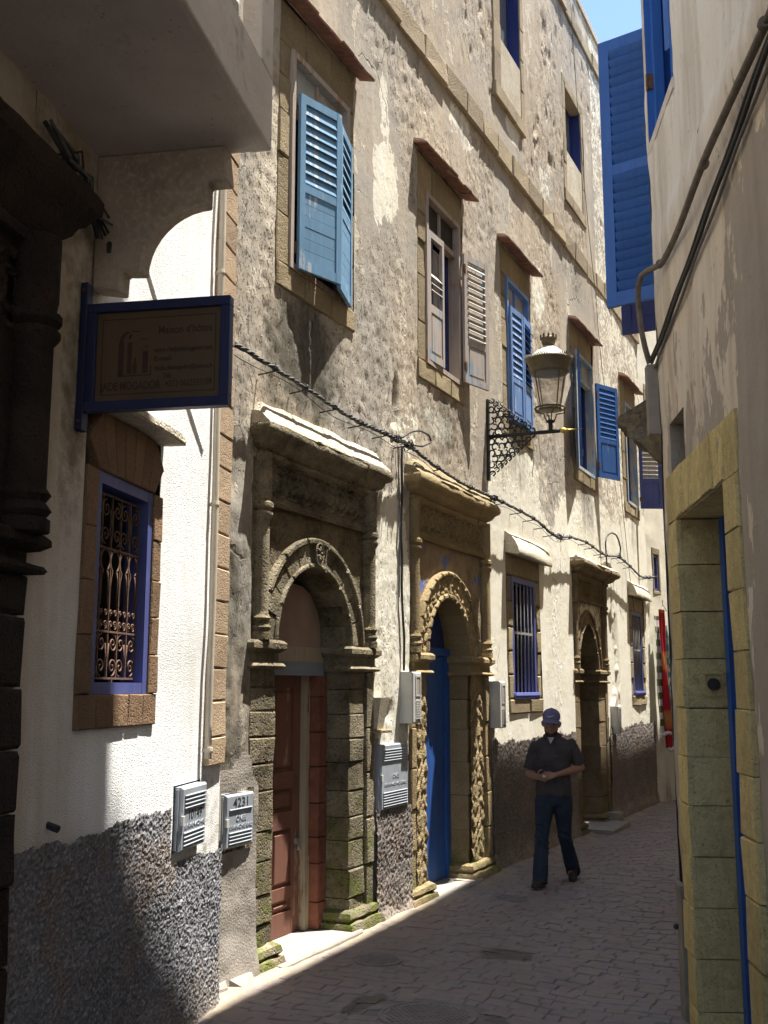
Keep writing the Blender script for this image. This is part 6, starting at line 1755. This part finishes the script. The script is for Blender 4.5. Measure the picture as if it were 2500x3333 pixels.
# --- body: one continuous surface
b = MB()
torso(b, .93)
for a in 'lr': arm(b, a, 1.0, .98); leg(b, a, .86)
b.tube([(0, .012, 1.40), (0, .0, 1.47), (0, -.008, 1.53)], [.058, .054, .056], 16)
HT = Matrix.Translation((-.005, -.02, 1.565)) @ Matrix.Rotation(math.radians(7), 4, 'X') @ Matrix.Rotation(math.radians(6), 4, 'Z') @ Matrix.Rotation(math.radians(4), 4, 'Y') @ Matrix.Scale(1.07, 4)
hd = MB()
HR = [(-.112, -.045, .022, .022), (-.108, -.046, .036, .034), (-.095, -.040, .050, .052), (-.070, -.028, .060, .068), (-.04, -.014, .067, .082), (0, -.004, .072, .092), (.035, .002, .075, .097), (.07, .004, .074, .096), (.10, .004, .066, .086), (.122, .004, .048, .062), (.134, .004, .02, .028)]
hd.loft([ell(0, cy, z, rx, ry, 20, 2.15) for z, cy, rx, ry in HR])
hd.tube([(0, -.092, .028), (0, -.104, .0), (0, -.112, -.020), (0, -.098, -.034)], [.009, .012, .016, .010], 8)          # nose
hd.tube([(-.045, -.080, .034), (-.02, -.092, .036), (.02, -.092, .036), (.045, -.080, .034)], [.009, .010, .010, .009], 8)   # brow
hd.tube([(-.022, -.086, -.058), (0, -.094, -.057), (.022, -.086, -.058)], [.006, .008, .006], 8)                      # upper lip
hd.tube([(-.018, -.084, -.070), (0, -.091, -.071), (.018, -.084, -.070)], [.006, .008, .006], 8)                      # lower lip
hd.tube([(-.016, -.076, -.097), (.016, -.076, -.097)], [.018, .018], 8)                                             # chin
for sgn in (-1, 1):
    hd.tube([(sgn * .045, -.066, -.012), (sgn * .050, -.060, -.03)], [.016, .014], 8)                                    # cheek
    hd.tube([(sgn * .074, .004, .025), (sgn * .084, .014, .012), (sgn * .082, .014, -.012), (sgn * .074, .006, -.03)], [.010, .015, .013, .008], 8)   # ear
hd.xf(HT); b.add(hd.v, hd.f)
def hand(mb, wrist, d, palmn, thumb_side, curl, L=.185, spread=.0):
    """d: forearm direction, palmn: palm normal; fingers curl towards palmn"""
    d = Vector(d).normalized(); pn = Vector(palmn); pn = (pn - d * pn.dot(d)).normalized(); sd = d.cross(pn) * thumb_side
    w = Vector(wrist)
    rings = []
    for t, hw, ht in ((-.01, .024, .020), (.02, .030, .018), (.05, .039, .016), (.085, .042, .014), (.096, .040, .011)):
        c = w + d * t
        rings.append([c + sd * (hw * math.cos(a)) + pn * (ht * math.sin(a)) for a in [2 * math.pi * k / 14 for k in range(14)]])
    mb.loft(rings)
    for i, (off, ln) in enumerate(((.031, .070), (.0105, .078), (-.0105, .072), (-.030, .056))):
        p = w + d * .085 + sd * off; q = d.copy(); pts = [p - d * .02, p]; ang = 0
        for k, f in enumerate((.45, .32, .23)):
            ang += curl * (1.0 if k else .7)
            v = d * math.cos(ang) + pn * math.sin(ang) + sd * (off * spread)
            p = p + v.normalized() * ln * f * 1.05; pts.append(p.copy())
        mb.tube(pts, [.0092, .0095, .0088, .008, .0068], 8)
    p = w + d * .03 + sd * .028; pts = [p - sd * .01, p]
    for f, (kd, ks, kn) in ((.042, (.6, .7, .35)), (.032, (.85, .2, .5)), (.026, (.9, -.1, .45))):
        p = p + (d * kd + sd * ks + pn * kn).normalized() * f; pts.append(p.copy())
    mb.tube(pts, [.012, .0125, .0105, .0095, .0075], 8)
wl = ARMS['l'][2]; wr = ARMS['r'][2]
hand(b, wl, Vector((-.62, -.25, -.12)), Vector((-.05, .8, -.6)), -1, .45, spread=2.0)
hand(b, wr, Vector((.42, -.45, .05)), Vector((.55, .5, .55)), 1, .75)
for a in 'lr':
    an = LEGS[a][2]
    b.tube([(an[0], an[1], an[2]), (an[0], an[1] - .04, an[2] - .04), (an[0], an[1] - .11, an[2] - .055)], [.036, .036, .03], 10)
t = T('skin')
n = t.noise(30.0, 4); MAT['skin'] = t.done(t.mix(t.mr(n, .3, .7), (.33, .185, .125), (.27, .15, .10)), .55, None, .35)
MAT['beard'] = simple('short dark beard', (.06, .04, .03), .85, 0, 80.0, .4)
body = remesh(b, 'body', .0062, MAT['skin'], man, 2)
body.data.materials.append(MAT['beard'])
HI = HT.inverted()
for p in body.data.polygons:
    q = HI @ p.center
    if -.14 < q.z < .16 and abs(q.x) < .1 and abs(q.y) < .13:
        jaw = q.z < -.066 + .8 * max(0, abs(q.x) - .034) and q.y < .0 and q.z > -.118 and not (abs(q.x) < .019 and -.074 < q.z < -.056 and q.y < -.07)
        side = abs(q.x) > .052 and q.z > -.05 and -.035 < q.y < -.012 and q.z < .06
        back = q.y > .035 and q.z > -.03
        if jaw or side or back: p.material_index = 1
for sgn in (-1, 1):
    m = MB(); m.lathe([(.001, -.009), (.010, -.004), (.0125, 0), (.010, .004), (.001, .009)], (0, 0, 0), 10); m.xf(HT @ Matrix.Translation((sgn * .030, -.083, .014))); m.build('eye', MAT['ink'], man, True)
    m = MB(); m.tube([(sgn * .014, -.101, .038), (sgn * .032, -.096, .043), (sgn * .05, -.080, .037)], [.004, .0055, .003], 6); m.xf(HT); m.build('eyebrow', MAT['beard'], man, True)

# --- clothes
def fabric(name, base, s=60.0):
    t = T(name); n = t.noise(9.0, 5, .6, t.obj()); w_ = t.noise(s * 6, 2)
    c = t.mix(t.mr(n, .3, .7), base, mul(base, .65)); h = t.ma('ADD', t.ma('MULTIPLY', t.noise(7.0, 4, .6, t.map(t.obj(), (1, 1, .6))), 1.0), t.ma('MULTIPLY', w_, .04))
    return t.done(c, .9, t.bump(h, .035, 1.0), .15)
MAT['shirt'] = fabric('charcoal polo cotton', (.075, .068, .07)); MAT['jeans'] = fabric('blue denim', (.033, .046, .070)); MAT['cap'] = fabric('violet blue cap cloth', (.19, .19, .34))
MAT['shoe'] = simple('dark shoe leather', (.035, .03, .025), .6); MAT['tee'] = fabric('white undershirt', (.6, .6, .62))
sh_ = MB()
R = [(.855, .004, .182, .138), (.90, .002, .180, .138), (.98, -.002, .176, .134), (1.06, -.006, .174, .130), (1.15, -.005, .180, .130), (1.25, 0, .194, .130), (1.32, .004, .203, .121), (1.372, .008, .192, .104), (1.412, .012, .148, .086), (1.438, .012, .090, .074), (1.452, .012, .074, .068)]
sh_.loft([ell(0, cy, z, rx, ry, 24, 2.4) for z, cy, rx, ry in R])
for a in 'lr':
    s, e, w_ = ARMS[a]
    sh_.tube([lerp(s, e, t_) for t_ in (-.12, .0, .2, .45, .7, .82)], [.045, .060, .066, .066, .064, .064], 16)
# folds
for k in range(26):
    z = rs.uniform(.87, 1.25); x = rs.uniform(-.14, .14); yv = -.128 if rs.random() < .75 else .122
    dx_ = rs.uniform(.05, .11) * (1 if x < 0 else -1)
    sh_.tube([(x, yv, z), (x + dx_ * .5, yv * 1.03, z + rs.uniform(-.02, .03)), (x + dx_, yv, z + rs.uniform(-.03, .06))], [.004, .014, .004], 6)
shirt = remesh(sh_, 'polo_shirt', .0085, MAT['shirt'], man, 2)
cl_ = MB()
for sgn in (-1, 1):
    cl_.loft([[(sgn * .012, -.096, 1.372), (sgn * .03, -.100, 1.366), (sgn * .034, -.094, 1.372)], [(sgn * .055, -.062, 1.455), (sgn * .088, -.056, 1.43), (sgn * .088, -.048, 1.436)], [(sgn * .068, .01, 1.478), (sgn * .098, .016, 1.447), (sgn * .096, .022, 1.455)], [(sgn * .03, .07, 1.484), (sgn * .04, .094, 1.452), (sgn * .038, .09, 1.462)], [(0, .078, 1.484), (0, .1, 1.452), (0, .096, 1.462)]])
cl_.build('collar', MAT['shirt'], man)
v_ = MB(); v_.add([(-.034, -.082, 1.432), (.034, -.082, 1.432), (.0, -.124, 1.372), (0, -.100, 1.42)], [(0, 3, 2), (3, 1, 2)]); v_.add([(-.040, -.076, 1.436), (.040, -.076, 1.436), (.0, -.098, 1.42)], [(0, 2, 1)]); v_.build('undershirt', MAT['tee'], man)
for a in 'lr':
    s, e, w_ = ARMS[a]; m = MB(); m.tube([lerp(s, e, .80), lerp(s, e, .86)], [.066, .0655], 18); m.build('sleeve_cuff', MAT['shirt'], man, True)
j_ = MB()
j_.loft([ell(0, 0.004, z, rx, ry, 22, 2.4) for z, rx, ry in ((.76, .15, .118), (.80, .168, .128), (.86, .172, .13), (.93, .168, .126))])
for a in 'lr':
    leg(j_, a, 1.14, .024)
    kn, an = LEGS[a][1], LEGS[a][2]; j_.tube([lerp(kn, an, .9), lerp(kn, an, 1.10 if a == 'r' else 1.17)], [.071, .076], 16)
for a in 'lr':
    h, kn, an = LEGS[a]
    for k in range(9):
        hk = lerp(h, kn, .12 + k * .1); 
        j_.tube([(hk[0] + .078 * math.cos(t_), hk[1] + .078 * math.sin(t_), hk[2] + .03 * math.cos(t_ * 1.5 + k)) for t_ in np.linspace(3.5 + .3 * (k % 3), 5.2 + .3 * (k % 2), 7)], [.003, .009, .013, .014, .012, .008, .003], 5)
    for k in range(9):
        c = lerp(kn, an, .0 + k * .12); rr = .068
        j_.tube([(c[0] + rr * math.cos(t_ + k), c[1] + rr * math.sin(t_ + k), c[2] + .02 * math.sin(t_ * 2 + k)) for t_ in np.linspace(3.4, 5.9, 8)], .010, 5)
jeans = remesh(j_, 'jeans', .0085, MAT['jeans'], man, 2)
for a, pitch_ in (('r', -.10), ('l', .30)):
    an = LEGS[a][2]; m = MB()
    prof_ = [(-.075, .030, .0, .055), (-.06, .038, .0, .11), (-.02, .042, 0, .12), (.04, .044, 0, .11), (.10, .046, 0, .075), (.15, .046, 0, .052), (.185, .038, 0, .042), (.205, .018, 0, .03)]
    rings = []
    for yv, hw, zb, zt_ in prof_:
        rings.append([(hw * .9, -yv, -.0), (hw, -yv, .012), (hw * .96, -yv, zt_ * .6), (hw * .55, -yv, zt_), (-hw * .55, -yv, zt_), (-hw * .96, -yv, zt_ * .6), (-hw, -yv, .012), (-hw * .9, -yv, 0)])
    m.loft(rings)
    o = m.build('shoe', MAT['shoe'], man, False, loc=(an[0], an[1] + .01, 0.012 if a == 'r' else .045), rot=(pitch_, 0, -.12 if a == 'r' else .15)); smooth_angle(o, 60)
# --- cap with curved peak and tick mark
c_ = MB()
CR = [(.048, .084, .106), (.07, .085, .107), (.095, .082, .103), (.118, .070, .090), (.136, .048, .064), (.146, .022, .03), (.148, .004, .006)]
c_.loft([ell(0, .004, z, rx, ry, 26, 2.1) for z, rx, ry in CR])
c_.tube([(0, .004, .147), (0, .004, .153)], .007, 8)
c_.xf(HT); cap_ = c_.build('cap', MAT['cap'], man); smooth_angle(cap_, 50)
pk = MB(); nu, nv = 16, 6; rows = []
for j in range(nv + 1):
    r_ = j / nv; row_ = []
    for i in range(nu + 1):
        a = math.radians(-68 + 136 * i / nu)
        x = (.084 + .004 * r_) * math.sin(a); yb = -.106 * math.cos(a) + .004
        row_.append((x, yb - .070 * r_ * math.cos(a) ** .55, .052 - .030 * (abs(math.sin(a)) ** 2) * (.4 + .6 * r_) - .022 * r_ + .006))
    rows.append(row_)
o_ = len(pk.v)
for lay in (0, 1):
    for row_ in rows: pk.v.extend([(x, y_, z - lay * .004) for x, y_, z in row_])
n_ = nu + 1; tot = n_ * (nv + 1)
for j in range(nv):
    for i in range(nu):
        a = j * n_ + i; pk.f.append((a, a + n_, a + n_ + 1, a + 1)); pk.f.append((tot + a, tot + a + 1, tot + a + n_ + 1, tot + a + n_))
for i in range(nu): a = nv * n_ + i; pk.f.append((a, tot + a, tot + a + 1, a + 1))
pk.xf(HT); pk.build('peak', MAT['cap'], cap_, True)
sw = MB(); up = []; lo = []
for t_ in np.linspace(0, 1, 14):
    u = -.034 + .068 * t_
    zz_ = .084 + (.020 * max(0, t_ - .18) / .82) - (.010 * (1 - t_ / .18) * -1 if t_ < .18 else 0) * 0
    th_ = .0065 * math.sin(min(1, t_ / .30) * math.pi / 2) * (1 - t_) ** .9 + .0006
    zc_ = .080 + .024 * max(0.0, t_ - .15) ** 1.15 + .018 * max(0, .15 - t_)
    yv = -.1085 * math.sqrt(max(0, 1 - (u / .088) ** 2)) * (1 - (max(0, zc_ - .07) / .085) ** 2 * .42) + .0015
    up.append((u, yv - .0015, zc_ + th_)); lo.append((u, yv - .0015, zc_ - th_))
sw.v = lo + up; nn_ = len(lo); sw.f = [(i, i + 1, nn_ + i + 1, nn_ + i) for i in range(nn_ - 1)]
sw.xf(HT); sw.build('tick_mark', MAT['pom'], cap_)
# --- crumpled wrapper in his hands
m = MB(); R_ = .022; m.lathe([(R_ * math.sin(t_) * rs.uniform(.7, 1.2), -R_ * math.cos(t_)) for t_ in np.linspace(.05, math.pi - .05, 7)], (0, 0, 0), 9)
m.v = [(x + rs.uniform(-.005, .005), y_ + rs.uniform(-.005, .005), z + rs.uniform(-.005, .005)) for x, y_, z in m.v]
hp = Matrix.Translation(man.location) @ Matrix.Rotation(math.radians(7.0), 4, 'Z') @ Vector((-.045, -.275, 1.07))
o = m.build('wrapper', MAT['pom'], None, loc=hp); tag(o, 'crumpled white wrapper held in the man\'s hands', 'wrapper')
# ------------------------------------------------------------------ move each house root to the foot of its front
def rebase(root, d):
    d = Vector(d)
    for ch in root.children: ch.location = Vector(ch.location) - d
    root.location = Vector(root.location) + root.rotation_euler.to_matrix() @ d
rebase(tan, (0, 12.9, -.15)); rebase(white, (0, -1.2, -.06)); rebase(right, (0, -1.0, -.08)); rebase(far, (0, 3.0, -.1)); rebase(cream, (0, .6, -.25))
